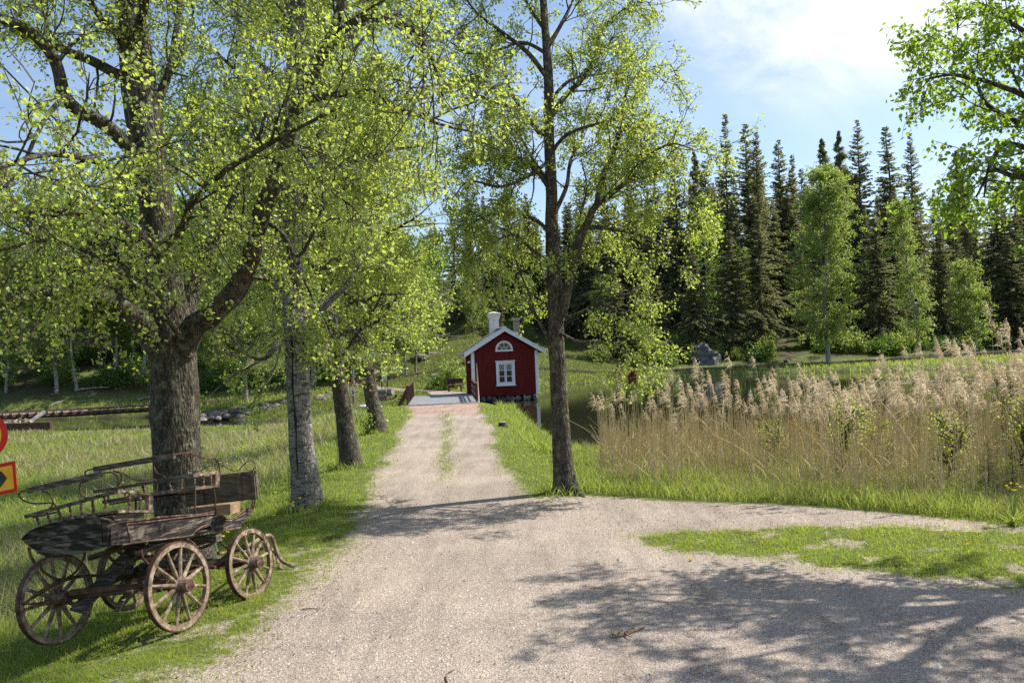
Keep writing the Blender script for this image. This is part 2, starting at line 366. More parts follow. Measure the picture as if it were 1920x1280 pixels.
def groundmat():
    M, N, out = mat('ground_soil')
    A = lambda n: N('ShaderNodeAttribute', attribute_name=n).outputs['Fac']
    p = pos(N)
    fine = noise(N, p, 30, 6, 0.75)
    # gravel: crushed stone with single stones in several tones
    vo = N('ShaderNodeTexVoronoi', {'Vector': p, 'Scale': 62}); tone = N('ShaderNodeSeparateColor', {0: vo.outputs['Color']}).outputs[0]
    vo2 = N('ShaderNodeTexVoronoi', {'Vector': p, 'Scale': 150}); tone2 = N('ShaderNodeSeparateColor', {0: vo2.outputs['Color']}).outputs[1]
    st = ramp(N, tone, [(0.0, (.08, .068, .062)), (.2, (.22, .19, .165)), (.6, (.36, .31, .27)), (.88, (.50, .45, .40)), (1, (.66, .62, .57))])
    st2 = ramp(N, tone2, [(0.0, (.10, .085, .08)), (.4, (.31, .27, .235)), (1, (.52, .46, .41))])
    gv = mixc(N, 0.55, st, st2)
    big = ramp(N, noise(N, p, 0.55, 6, 0.65), [(.35, (.78, .74, .71)), (.5, (.93, .88, .83)), (.65, (1.06, 1.01, .95))])
    gv = mixc(N, 1, gv, big, 'MULTIPLY')
    rut = ramp(N, noise(N, mapping(N, p, (2.2, .28, 1)), 1.3, 6, .6, .3), [(.38, (.80, .79, .79)), (.5, (1, 1, 1)), (.64, (1.10, 1.09, 1.08))])
    gv = mixc(N, .8, gv, rut, 'MULTIPLY')
    spk = ramp(N, noise(N, p, 26, 2, .5), [(.70, (1, 1, 1)), (.74, (.35, .30, .27))]); gv = mixc(N, 1, gv, spk, 'MULTIPLY')
    pk = mixc(N, 1, gv, (1.06, .90, .84), 'MULTIPLY'); gv = mixc(N, A('pink'), gv, pk)
    lit = ramp(N, noise(N, p, 9, 6, 0.8), [(.56, (0, 0, 0)), (.66, (1, 1, 1))])
    gl = mixc(N, lit, gv, (.16, .125, .095))                      # dry leaf litter in the looser gravel
    gv = mixc(N, ramp(N, A('litter'), [(0.1, (0, 0, 0)), (.9, (.75, .75, .75))]), gv, gl)
    # turf soil under the blades
    tf = ramp(N, noise(N, p, 3.1, 8, 0.8), [(.36, (.06, .055, .025)), (.47, (.10, .13, .028)), (.55, (.13, .17, .035)), (.66, (.22, .19, .10))])
    tf = mixc(N, ramp(N, fine, [(.45, (0, 0, 0)), (.62, (.8, .8, .8))]), tf, (.035, .045, .015))
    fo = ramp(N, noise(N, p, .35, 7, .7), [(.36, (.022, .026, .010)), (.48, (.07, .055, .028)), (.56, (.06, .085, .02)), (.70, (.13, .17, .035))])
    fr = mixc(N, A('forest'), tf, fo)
    # edge between gravel and turf broken up by noise
    g = N('ShaderNodeMath', {0: A('gravel'), 1: N('ShaderNodeMath', {0: N('ShaderNodeMath', {0: noise(N, p, 7, 6, .75), 1: .5}, operation='SUBTRACT').outputs[0], 1: 1.5}, operation='MULTIPLY').outputs[0]}, operation='ADD').outputs[0]
    gm_ = ramp(N, g, [(.38, (0, 0, 0)), (.60, (1, 1, 1))])
    col = mixc(N, gm_, fr, gv)
    col = mixc(N, A('mud'), col, (.035, .028, .018))
    hh = N('ShaderNodeMath', {0: vo.outputs['Distance'], 1: fine}, operation='ADD').outputs[0]
    b = N('ShaderNodeBump', {'Strength': .7, 'Distance': .012, 'Height': hh}).outputs[0]
    out(N('ShaderNodeBsdfPrincipled', {'Base Color': col, 'Roughness': .9, 'Normal': b, 'Specular IOR Level': .2}).outputs[0]); return M
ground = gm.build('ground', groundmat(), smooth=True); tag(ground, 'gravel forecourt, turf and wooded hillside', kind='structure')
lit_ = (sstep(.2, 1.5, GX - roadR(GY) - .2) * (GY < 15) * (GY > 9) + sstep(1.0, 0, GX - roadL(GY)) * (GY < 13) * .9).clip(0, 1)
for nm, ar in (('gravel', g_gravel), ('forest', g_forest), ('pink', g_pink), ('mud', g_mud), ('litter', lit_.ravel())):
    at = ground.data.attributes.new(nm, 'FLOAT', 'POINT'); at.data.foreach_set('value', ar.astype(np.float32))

def watermat(name, col, sc, st, ro=.03):
    M, N, out = mat(name); p = pos(N)
    n = noise(N, mapping(N, p, (1, 1.8, 1)), sc, 4, .6)
    b = N('ShaderNodeBump', {'Strength': st, 'Distance': .02, 'Height': n}).outputs[0]
    out(N('ShaderNodeBsdfPrincipled', {'Base Color': c4(col), 'Roughness': ro, 'IOR': 1.33, 'Normal': b}).outputs[0]); return M
w = MB(); w.add([(x, y, PZ) for x, y in ((-1.2, 0), (120, 0), (120, 90), (-1.2, 90))], [[0, 1, 2, 3]])
# the pond sheet is cut to the pond's own outline, a little wider so that it runs under the banks
def fatten(P, d):
    c = []
    n = len(P)
    for i in range(n):
        a, b_, e = P[i - 1], P[i], P[(i + 1) % n]; t = (e - a) / np.linalg.norm(e - a); c.append(b_ + d * np.array((-t[1], t[0])) * orient(P))
    return np.array(c)
def orient(P): return -np.sign(np.sum(P[:, 0] * np.roll(P[:, 1], -1) - np.roll(P[:, 0], -1) * P[:, 1]))
import bmesh
def sheet(name, P, z, m_, d=.35):
    P = fatten(P, d); bm = bmesh.new(); bm.faces.new([bm.verts.new((x, y, z)) for x, y in P])
    bmesh.ops.triangulate(bm, faces=bm.faces[:]); bmesh.ops.recalc_face_normals(bm, faces=bm.faces[:])
    me = bpy.data.meshes.new(name); bm.to_mesh(me); bm.free(); me.materials.append(m_)
    if me.polygons[0].normal.z < 0: me.flip_normals()
    o = link(bpy.data.objects.new(name, me)); return o
tag(sheet('pond_water', POND, PZ, watermat('pond_water', (.022, .024, .012), 1.6, .12)), 'dark still pond beyond the reeds', kind='structure')
tag(sheet('channel_water', CHAN, CZ, watermat('channel_water', (.018, .022, .012), 2.5, .08)), 'dark narrow channel past the meadow', kind='structure')

# ---------------------------------------------------------------- grass, weeds and reeds (nobody could count these)
def blades(mb, x, y, L, wd, lean, rs, rnd=None, curl=0.5, z=None, seg=3):
    n = len(x); z = hgt(x, y) - .01 if z is None else z
    a = rs.uniform(0, 2 * math.pi, n); d = np.stack([np.cos(a), np.sin(a), np.zeros(n)], -1)
    s = np.stack([-d[:, 1], d[:, 0], d[:, 2]], -1); b = rs.uniform(0, 2 * math.pi, n); f = np.stack([np.cos(b), np.sin(b), np.zeros(n)], -1)
    P = np.stack([x, y, z], -1); V = []
    for k in range(seg + 1):
        t = k / seg; ln = lean * (t * .5 + curl * t * t)
        c = P + f * (L * ln)[:, None]; c[:, 2] += L * t * (1 - .35 * lean * t)
        w_ = wd * (1 - t) ** .6 if k < seg else wd * .06
        V.append(c - s * (w_ / 2)[:, None]); V.append(c + s * (w_ / 2)[:, None])
    V = np.stack(V, 1).reshape(-1, 3); K = 2 * (seg + 1); o = np.arange(n)[:, None] * K
    F = np.concatenate([(o + np.array([2 * k, 2 * k + 1, 2 * k + 3, 2 * k + 2])[None]) for k in range(seg)], 1).reshape(-1, 4)
    r = rs.uniform(0, 1, n) if rnd is None else rnd
    mb.add(V, F, np.repeat(r, seg))
def scat(n, x0, x1, y0, y1, rs, pw=1.6):
    u = rs.uniform(0, 1, n); e = 1 - pw
    y = (y0 ** e + u * (y1 ** e - y0 ** e)) ** (1 / e)
    return rs.uniform(x0, x1, n), y
rs = RS(11)
M_lawn = leafmat('lawn_blades', (.165, .235, .028), (.42, .55, .045), (.29, .33, .06), (.60, .66, .08), gl=.015, mixf=.5, rough=.6)
M_mead = leafmat('meadow_blades', (.14, .20, .033), (.35, .48, .05), (.30, .33, .10), (.56, .62, .13), gl=.018, mixf=.5, rough=.6)
M_dry = leafmat('dry_blades', (.26, .22, .12), (.28, .22, .10), (.48, .42, .27), (.46, .38, .2), gl=.015, mixf=.35)
def infr(x, y, mgn=1.15): return (np.abs(x) < y * .64 * mgn + 1.5)

# lawn: short blades on both verges and the patch in the gravel
mb = MB()
x, y = scat(520000, -12, 13, 4.5, 60, rs, 1.9)
g = gravel_raw(x, y); sp = sdist(x, y, POND); sc_ = sdist(x, y, CHAN)
k = (rs.uniform(0, 1, len(x)) > g * 1.08 - .02) & infr(x, y) & (sp > .4) & (sc_ > .5) & (x > roadL(y) - 2.3) & ((y < 60))
k &= ~((x > 1.0) & (y > 14.6 - (x - 1).clip(0) * .58) & (y < 40))
k &= ~((y > 42.4) & (y < 58) & (x > -6.6) & (x < 2.3) & (x > -5.9 - (y - 43) * .085))
x, y = x[k], y[k]
pt = fbm(x * .8, y * .8, 51); L = rs.uniform(.025, .065, len(x)) * (.8 + .8 * pt) * (1 + .015 * y)
blades(mb, x, y, L, np.maximum(.006, .00085 * y) * rs.uniform(.7, 1.3, len(x)), rs.uniform(.2, 1.1, len(x)), rs, np.clip(pt * .9 + rs.uniform(-.3, .3, len(x)), 0, 1), seg=2)
x = np.concatenate([rs.uniform(1.0, 9, 110000), rs.uniform(-6.5, -1.6, 90000)]); y = np.concatenate([rs.uniform(7.5, 12.5, 110000), rs.uniform(5.2, 13, 90000)])
g = gravel_raw(x, y); k = (rs.uniform(0, 1, len(x)) > g + .06) & (y < np.interp(x, [0.3, 1, 4.05, 6.73, 12], [14.6, 14.6, 13.2, 11.1, 7.5]) + .3) & (fbm(x * 5, y * 5, 66) > .36) & infr(x, y); x, y = x[k], y[k]
blades(mb, x, y, rs.uniform(.02, .06, len(x)) * (.6 + fbm(x * 2, y * 2, 67)), rs.uniform(.004, .008, len(x)), rs.uniform(.3, 1.2, len(x)), rs, seg=2)
tag(mb.build('lawn_grass', M_lawn), 'short bright green turf on the verges beside the gravel lane', 'grass', kind='stuff'); mb = MB()
x, y = scat(110000, -18, 13, 54, 112, rs, 1.2)
k = infr(x, y) & (gravel_raw(x, y) < .5) & (sdist(x, y, POND) > .3) & (sdist(x, y, CHAN) > .5) & ~((x > -4.2) & (x < 2.2) & (y < 60)); x, y = x[k], y[k]
blades(mb, x, y, rs.uniform(.12, .35, len(x)), np.full(len(x), .06), rs.uniform(.3, 1, len(x)), rs, seg=2)
M_slope = leafmat('slope_blades', (.10, .14, .03), (.20, .27, .04), (.22, .23, .09), (.34, .36, .10), gl=.01, mixf=.45)
tag(mb.build('slope_grass', M_slope), 'olive and straw coloured grass on the slope behind the cottage', 'grass', kind='stuff')

# meadow on the left and the bank: knee-high grass
mb = MB()
x, y = scat(330000, -42, -2.4, 5.0, 62, rs, 1.5)
e = roadL(y) - 1.2; k = infr(x, y) & (x < e - rs.uniform(0, .9, len(x))) & (sdist(x, y, CHAN) > .05)
k &= ~((x < -6.5) & (y > 51) & (sdist(x, y, CHAN) > 8)); x, y = x[k], y[k]
pt = fbm(x * .5, y * .5, 61); dd = (roadL(y) - 1.2 - x)
L = rs.uniform(.14, .34, len(x)) * (.55 + .8 * pt) * (.45 + .55 * sstep(0, 2, dd)) * (1 - .55 * sstep(9, 1, sdist(x, y, CHAN)))
blades(mb, x, y, L, np.maximum(.007, .0009 * y) * rs.uniform(.7, 1.3, len(x)), rs.uniform(.2, .9, len(x)), rs, np.clip(pt * .8 + rs.uniform(-.3, .35, len(x)), 0, 1))
tag(mb.build('meadow_grass', M_mead), 'knee-high green meadow grass left of the birch row', 'grass', kind='stuff')
mb = MB()
x, y = scat(60000, -40, -4, 9, 54, rs, 1.2); k = infr(x, y) & (sdist(x, y, CHAN) > .05) & (fbm(x * .3, y * .3, 71) > .42) & (x < roadL(y) - 2.5); x, y = x[k], y[k]
blades(mb, x, y, rs.uniform(.3, .62, len(x)) * (1 - .4 * sstep(9, 1, sdist(x, y, CHAN))), np.maximum(.006, .0007 * y), rs.uniform(.2, 1.1, len(x)), rs)
tag(mb.build('dry_meadow_grass', M_dry), 'straw-coloured dry stalks among the left meadow grass', 'grass', kind='stuff')

mb = MB()
x, y = scat(230000, -1.5, 16, 9.5, 50, rs, 1.9); sp = sdist(x, y, POND)
ye = np.interp(x, [0.3, 1, 4.05, 6.73, 12], [14.75, 14.75, 13.35, 11.25, 7.5])
k = infr(x, y) & (sp > np.where(y > 20, .02, -.4)) & (((x > .75) & (y > ye) & (x > .9 - (y - 15) * .0)) | ((sp < 2.2) & (y > 15) & (y < 46))) & (x > roadR(y) + 1.0) & (y < 46.5) ; x, y, sp = x[k], y[k], sp[k]
bank = (sp < 2.2); L = rs.uniform(.18, .42, len(x)) * np.where(bank & (y > 20), 1.1, 1.0) * (.6 + .7 * fbm(x, y, 81))
blades(mb, x, y, L, np.maximum(.007, .0008 * y) * rs.uniform(.7, 1.3, len(x)), rs.uniform(.2, .9, len(x)), rs)
tag(mb.build('bank_grass', M_mead), 'long green grass along the pond bank and at the foot of the reeds', 'grass', kind='stuff')
mb = MB(); x, y = scat(60000, 1, 16, 9.5, 24, rs, 1.2); sp = sdist(x, y, POND); ye = np.interp(x, [0.3, 1, 4.05, 6.73, 12], [14.75, 14.75, 13.35, 11.25, 7.5])
k = infr(x, y) & (sp > -.3) & (y > ye + .1) & (x > 1.6) & (fbm(x * 1.4, y * 1.4, 12) > .42); x, y = x[k], y[k]
blades(mb, x, y, rs.uniform(.15, .6, len(x)), np.full(len(x), .007), rs.uniform(.1, 1.2, len(x)), rs); tag(mb.build('dry_bank_grass', M_dry), 'straw-coloured dead stalks tangled at the foot of the reeds', 'grass', kind='stuff')
# far banks
mb = MB()
x, y = scat(60000, -50, 70, 60, 100, rs, 1.05); sp = sdist(x, y, POND); sc_ = sdist(x, y, CHAN)
Ff = np.interp(x, [-90, -35, -22, -14, -4, 8, 20, 32, 48, 62, 90], [62, 66, 70, 72, 63, 78, 81.5, 82.5, 88.5, 94, 99])
k = infr(x, y) & (sp > -.3) & (sc_ > 0) & (y < Ff + 1) & (pathd(x, y) > 1.3); x, y = x[k], y[k]
blades(mb, x, y, rs.uniform(.15, .5, len(x)), np.full(len(x), .07), rs.uniform(.2, .8, len(x)), rs, seg=2)
tag(mb.build('far_bank_grass', M_mead), 'green grass strip along the far shore of the pond', 'grass', kind='stuff')

# reeds
M_reed = leafmat('reed_stems', (.54, .43, .22), (.50, .39, .18), (.82, .70, .43), (.72, .60, .33), gl=.02, mixf=.25)
M_plume = leafmat('reed_plumes', (.50, .40, .27), (.60, .47, .30), (.72, .61, .45), (.78, .66, .46), gl=.01, mixf=.45)
rs = RS(5)
n = 24000; x = rs.uniform(1.6, 15.5, n); y = rs.uniform(11, 25, n); sp = sdist(x, y, POND)
ye = np.interp(x, [0.3, 1, 4.05, 6.73, 12], [14.6, 14.6, 13.2, 11.1, 7.5])
cl = fbm(x * .9, y * .9, 91)
k = (y > ye + .2 + 1.8 * vnoise(x * .8, y * 0, 4)) & (sp > -1.4 - 1.0 * vnoise(x * .6, y * .6, 14)) & infr(x, y, 1.05) & (rs.uniform(0, 1, n) < .12 + 1.5 * (cl - .3)) & (x > 1.7 + (y - 17).clip(0) * .12)
x, y = x[k], y[k]; n = len(x); print('reeds', n)
H = rs.normal(1.66, .30, n) * np.interp(x, [1.8, 3.5, 6, 8.5, 9.6, 10.5, 15], [.85, .98, 1.06, 1.02, 1.25, 1.35, 1.2]); H *= np.interp(x, [2, 8, 8.6, 9.2, 9.9, 10.6, 12], [.90, .88, 1.05, 1.14, 1.1, .92, .9]); short = rs.uniform(0, 1, n) < np.interp(x, [2, 8, 9.5, 11], [.82, .82, .55, .7]); H[short] *= rs.uniform(.5, .82, short.sum()); H = np.clip(H * (.85 + .3 * vnoise(x * 1.5, y * 1.5, 6)), .6, 3.0)
ld = rs.uniform(0, 2 * math.pi, n); lm = np.abs(rs.normal(0, .06, n)) + .01
bent = rs.uniform(0, 1, n) < .05; lm[bent] += rs.uniform(.4, 1.0, bent.sum())
base = np.stack([x, y, np.maximum(hgt(x, y), PZ - .3)], -1)
K = 5; t = np.linspace(0, 1, K)[None, :, None]
dr = np.stack([np.cos(ld), np.sin(ld), np.zeros(n)], -1)[:, None]
P = base[:, None] + dr * (lm * H)[:, None, None] * t ** 1.5 + np.array([0, 0, 1.0]) * H[:, None, None] * t * (1 - .25 * np.minimum(lm, 1)[:, None, None] * t)
Rd = np.linspace(.0052, .0026, K)[None] * (1 + .02 * y[:, None])
mb = MB(); mb.tubes(P, np.broadcast_to(Rd, (n, K)), 3, rnd=np.repeat(rs.uniform(0, 1, n), (K - 1) * 3))
# dry leaves on the stems
ln = 7000; i = rs.randint(0, n, ln); tt = rs.uniform(.05, .6, ln); kk = (tt * (K - 1)).astype(int); fr = tt * (K - 1) - kk
st = P[i, kk] * (1 - fr[:, None]) + P[i, kk + 1] * fr[:, None]
blades(mb, st[:, 0], st[:, 1], rs.uniform(.15, .42, ln), np.full(ln, .009), rs.uniform(.4, 1.3, ln), rs, z=st[:, 2])
tag(mb.build('reed_stems', M_reed), 'dense bed of dry golden reed stems between gravel and pond', 'reeds', kind='stuff')
# plumes: many short drooping hairs that hang to the wind side
hv = np.where((rs.uniform(0, 1, n) < np.clip((H - 1.25) * 1.6, 0, .8)) & ~bent)[0]; m_ = 34
wind = np.array([-.75, .1, 0]); mb = MB()
tip = P[hv, -1]; ax = P[hv, -1] - P[hv, -2]; ax /= np.linalg.norm(ax, axis=1, keepdims=True)
PL = rs.uniform(.20, .38, len(hv))
tq = rs.uniform(0, 1, (len(hv), m_)); org = tip[:, None] + ax[:, None] * (PL[:, None, None] * (tq[..., None] - .35)) + wind * (PL[:, None, None] * .35 * tq[..., None] ** 2)
ll = (PL[:, None] * (.45 * (1 - tq) + .14) * rs.uniform(.6, 1.2, tq.shape))
dv = rs.normal(0, .45, tq.shape + (3,)) + np.array([-.55, 0, .45]); dv /= np.linalg.norm(dv, axis=2, keepdims=True)
e1 = org + dv * ll[..., None] * .55; e2 = org + dv * ll[..., None] + np.array([-.2, 0, -.38]) * ll[..., None]
sv = rs.normal(0, 1, tq.shape + (3,)); sv = np.cross(sv, dv); sv /= np.linalg.norm(sv, axis=2, keepdims=True); sv *= .0065
Vq = np.stack([org - sv * .3, org + sv * .3, e1 + sv, e1 - sv, e2 + sv * .5, e2 - sv * .5], 2).reshape(-1, 3)
o = np.arange(len(hv) * m_)[:, None] * 6
F = np.concatenate([o + np.array([[0, 1, 2, 3]]), o + np.array([[3, 2, 4, 5]])], 1).reshape(-1, 4)
mb.add(Vq, F, np.repeat(np.repeat(rs.uniform(0, 1, len(hv)), m_), 2))
tag(mb.build('reed_plumes', M_plume), 'pale tan feathery plumes topping the reed bed', 'reeds', kind='stuff')

# loose stones and leaf litter on the gravel
M_st = leafmat('loose_stone', (.20, .17, .14), (.2, .17, .14), (.58, .53, .47), (.5, .45, .4), gl=.02, mixf=0.0)
rs = RS(8); x, y = scat(42000, -4.5, 9, 5.2, 34, rs, 2.0); g = gravel_raw(x, y); k = (g > rs.uniform(.15, .9, len(x))) & infr(x, y, 1); x, y = x[k], y[k]; n = len(x)
s_ = np.exp(rs.normal(-5.15, .38, n)); oc = np.array([(1, 0, 0), (0, 1, 0), (-1, 0, 0), (0, -1, 0), (.2, .1, .8)]) 
s_[:200] *= 1.9; V = np.stack([x, y, hgt(x, y)], -1)[:, None] + oc[None] * s_[:, None, None] * rs.uniform(.7, 1.3, (n, 5, 3))
o = np.arange(n)[:, None] * 5; F = np.concatenate([o + np.array([[a, (a + 1) % 4, 4]]) for a in range(4)], 1).reshape(-1, 3)
mb = MB(); mb.add(V.reshape(-1, 3), F, np.repeat(rs.uniform(0, 1, n), 4)); tag(mb.build('loose_gravel', M_st), 'loose crushed stones scattered over the gravel', 'gravel', kind='stuff')
M_lit = leafmat('leaf_litter', (.07, .045, .028), (.05, .03, .02), (.26, .19, .13), (.1, .07, .05), gl=.02, mixf=.1)
x, y = scat(24000, -6, 9, 5.2, 18, rs, 1.8); g = gravel_raw(x, y)
k = infr(x, y, 1) & (((x > roadR(y) - .2) & (y < 14.9)) | (x < roadL(y) + .4) | (rs.uniform(0, 1, len(x)) < .06)) & (rs.uniform(0, 1, len(x)) < .3 + g); x, y = x[k], y[k]; n = len(x)
a = rs.uniform(0, 6.28, n); s_ = rs.uniform(.006, .018, n); u = np.stack([np.cos(a), np.sin(a), rs.uniform(-.4, .4, n)], -1) * s_[:, None]; v = np.stack([-np.sin(a), np.cos(a), rs.uniform(-.4, .4, n)], -1) * s_[:, None] * .6
c = np.stack([x, y, hgt(x, y) + .010], -1); V = np.stack([c - u, c - v, c + u, c + v], 1).reshape(-1, 3)
mb = MB(); mb.add(V, np.arange(4 * n).reshape(-1, 4), rs.uniform(0, 1, n)); tag(mb.build('leaf_litter', M_lit), 'brown dead leaf scraps strewn on the gravel edges', 'leaf litter', kind='stuff')
# ---------------------------------------------------------------- trees
def grow(P0, D0, L, K, up, wig, rs):
    N = len(P0); P = np.zeros((N, K, 3)); P[:, 0] = P0; D = D0 / (np.linalg.norm(D0, axis=1, keepdims=True) + 1e-9); st = (L / (K - 1))[:, None]
    U = np.array([0, 0, 1.0])
    for k in range(1, K):
        D = D + rs.normal(0, wig, (N, 3)) + U * (np.asarray(up).reshape(-1, 1) if np.ndim(up) else up)
        D /= np.linalg.norm(D, axis=1, keepdims=True); P[:, k] = P[:, k - 1] + D * st
    return P
def spawn(P, R, per, t0, t1, ang, rs, bias=None):
    """points and directions for side shoots; per = number per parent (array)"""
    N, K = P.shape[:2]; idx = np.repeat(np.arange(N), per); n = len(idx)
    t = rs.uniform(t0, t1, n) * (K - 1); k = np.minimum(t.astype(int), K - 2); f = (t - k)[:, None]
    p = P[idx, k] * (1 - f) + P[idx, k + 1] * f; tg = P[idx, k + 1] - P[idx, k]; tg /= np.linalg.norm(tg, axis=1, keepdims=True) + 1e-9
    r = R[idx, k] * (1 - f[:, 0]) + R[idx, k + 1] * f[:, 0]
    q = rs.normal(0, 1, (n, 3)); q -= tg * np.sum(q * tg, 1, keepdims=True); q /= np.linalg.norm(q, axis=1, keepdims=True)
    if bias is not None: q = q + bias; q /= np.linalg.norm(q, axis=1, keepdims=True)
    a = rs.uniform(ang[0], ang[1], n)[:, None]
    return p, tg * np.cos(a) + q * np.sin(a), r, t / (K - 1), idx
def leaves(mb, P, per, size, rs, near=True, hang=.6, jit=.05):
    """leaf blades along the twigs P[N,K,3]; near leaves are folded at the midrib, pointed and toothless"""
    N, K = P.shape[:2]; n = N * per; idx = np.repeat(np.arange(N), per)
    t = rs.uniform(.12, 1.0, n) * (K - 1); k = np.minimum(t.astype(int), K - 2); f = (t - k)[:, None]
    c = P[idx, k] * (1 - f) + P[idx, k + 1] * f + rs.normal(0, jit, (n, 3))
    d = rs.normal(0, 1, (n, 3)); d[:, 2] -= hang; d /= np.linalg.norm(d, axis=1, keepdims=True)
    s = np.cross(d, rs.normal(0, 1, (n, 3))); s /= np.linalg.norm(s, axis=1, keepdims=True); nn = np.cross(d, s)
    Lf = (size * rs.uniform(.65, 1.25, n))[:, None]; r = np.clip(rs.normal(.45, .28, n), 0, 1)
    if near:
        tip = c + d * Lf + nn * Lf * .1; l = c + d * Lf * .38 + s * Lf * .40 + nn * Lf * .12; rr = c + d * Lf * .38 - s * Lf * .40 + nn * Lf * .12
        l2 = c + d * Lf * .05 + s * Lf * .26 + nn * Lf * .05; r2 = c + d * Lf * .05 - s * Lf * .26 + nn * Lf * .05
        m1 = c + d * Lf * .45
        V = np.stack([c, l2, l, tip, rr, r2, m1], 1).reshape(-1, 3); o = np.arange(n)[:, None] * 7
        F = np.concatenate([o + np.array([[0, 1, 2, 6]]), o + np.array([[6, 2, 3, 4]]), o + np.array([[0, 6, 4, 5]])], 1).reshape(-1, 4)
        mb.add(V, F, np.repeat(r, 3))
    else:
        V = np.stack([c, c + d * Lf * .45 + s * Lf * .42, c + d * Lf, c + d * Lf * .45 - s * Lf * .42], 1).reshape(-1, 3)
        mb.add(V, np.arange(4 * n).reshape(-1, 4), r)

def trunkmesh(mb, pts, rad, ns, K, seed, rough=.10, flare=.5):
    """gnarled trunk: every ring is uneven, roots flare at the foot"""
    P = catmull(pts, K); d = np.concatenate([[0], np.cumsum(np.linalg.norm(np.diff(np.asarray(pts, float), axis=0), axis=1))])
    dd = np.linspace(0, d[-1], K); R = np.interp(dd, d, rad)
    th = np.arange(ns) / ns * 2 * math.pi
    A, H = np.meshgrid(th, dd); cs, sn = np.cos(A), np.sin(A)
    pr = 1 + rough * (fbm(cs * 2.4 + 7, sn * 2.4 + H * .9, seed) - .5) * 2 + rough * .9 * (fbm(cs * 6 + 3, sn * 6 + H * 5, seed + 5) - .5) * 2
    if flare: pr = pr + flare * np.exp(-H / .22) * (.55 + .45 * np.cos(A * 5 + seed)) + flare * .25 * np.exp(-H / .8)
    mb.tubes(P[None], R[None], ns, cap=True, prof=pr[None]); return P, R

def birch(name, trunk, rad, limbs, bark, leafm, seed, dens=1.0, leaf=.05, near=True, auto=None, per_leaf=10, ns=18, tw=1.0, wires=False, label='', weep=-.16, l1n=3.2, extra=None, group='birches along the gravel lane', maxy=None):
    rs = RS(seed); base = np.asarray(trunk[0], float); root = empty(name, base, label, 'tree', group)
    tb = MB(); TP, TR = trunkmesh(tb, trunk, rad, ns, 90, seed)
    LP, LR = [], []
    for pts, r0, r1 in limbs:
        P, R = trunkmesh(tb, pts, [r0 * (1 - i / (len(pts) - 1)) + r1 * i / (len(pts) - 1) for i in range(len(pts))], 9, 40, seed + len(LP), .14, 0)
        P = P[::2]; R = R[::2]; LP.append(P); LR.append(R)
    if auto:                                        # limbs that leave the stem by themselves: (from height, to height, number, length)
        z0, z1, n, L0, L1 = auto[:5]; hz = TP[:, 2] - base[2]
        k = np.array([np.argmin(abs(hz - z)) for z in np.linspace(z0, z1, n)]); a = np.arange(n) * 2.4 + rs.uniform(-.4, .4, n) + seed
        u = np.linspace(0, 1, n); D = np.stack([np.cos(a), np.sin(a), .35 + .9 * u + rs.uniform(0, .3, n)], -1)
        L = (L0 + (L1 - L0) * u) * rs.uniform(.8, 1.2, n)
        G = grow(TP[k], D, L, 20, .012, .10, rs); R0 = np.minimum(TR[k] * .5, .02 + .018 * L)
        RG = R0[:, None] * np.linspace(1, .12, 20)[None]
        tb.tubes(G, RG, 7); LP += list(G); LR += list(RG)
    LPa = np.array(LP); LRa = np.array(LR)
    lens = np.linalg.norm(np.diff(LPa, axis=1), axis=2).sum(1)
    per = np.maximum(3, (lens * l1n * dens)).astype(int)
    p, d, r, t, ix = spawn(LPa, LRa, per, .18, 1.0, (.5, 1.3), rs)
    d[:, 2] += .18
    L = rs.uniform(.7, 1.9, len(p)) * (1.15 - .4 * t) * tw
    B1 = grow(p, d, L, 9, -.01, .17, rs); R1 = np.minimum(r * .6, .006 + .008 * L)[:, None] * np.linspace(1, .25, 9)[None]
    tb.tubes(B1, R1, 4)
    p, d, r, t, ix = spawn(B1, R1, rs.randint(3, 7, len(B1)), .2, 1.0, (.4, 1.1), rs)
    B2 = grow(p, d, rs.uniform(.35, .95, len(p)) * tw, 6, -.05, .2, rs); R2 = np.broadcast_to(np.linspace(.0065, .003, 6)[None] * (1 + .02 * base[1]), (len(p), 6))
    twm = MB(); twm.tubes(B2, R2, 3)
    p, d, r, t, ix = spawn(B2, R2, rs.randint(3, 6, len(B2)), .15, 1.0, (.3, 1.2), rs)
    B3 = grow(p, d, rs.uniform(.18, .5, len(p)) * tw, 5, weep, .16, rs)
    R3 = np.broadcast_to(np.linspace(.0028, .0015, 5)[None] * (1 + .04 * base[1]), (len(p), 5))
    nt = len(p)
    twm.tubes(B3, R3, 3)
    lm = MB(); leaves(lm, B3, per_leaf, leaf, rs, near); leaves(lm, B2, max(2, per_leaf // 3), leaf, rs, near)
    print(name, 'twigs', nt, 'leaves', lm.off // (7 if near else 4))
    o = base
    tb.build('trunk', bark, root, True, None).matrix_parent_inverse = Matrix.Translation(-Vector(base))
    twm.build('twigs', M_twig, root, False, None).matrix_parent_inverse = Matrix.Translation(-Vector(base))
    lm.build('crown', leafm, root, False, None).matrix_parent_inverse = Matrix.Translation(-Vector(base))
    return root, TP, TR

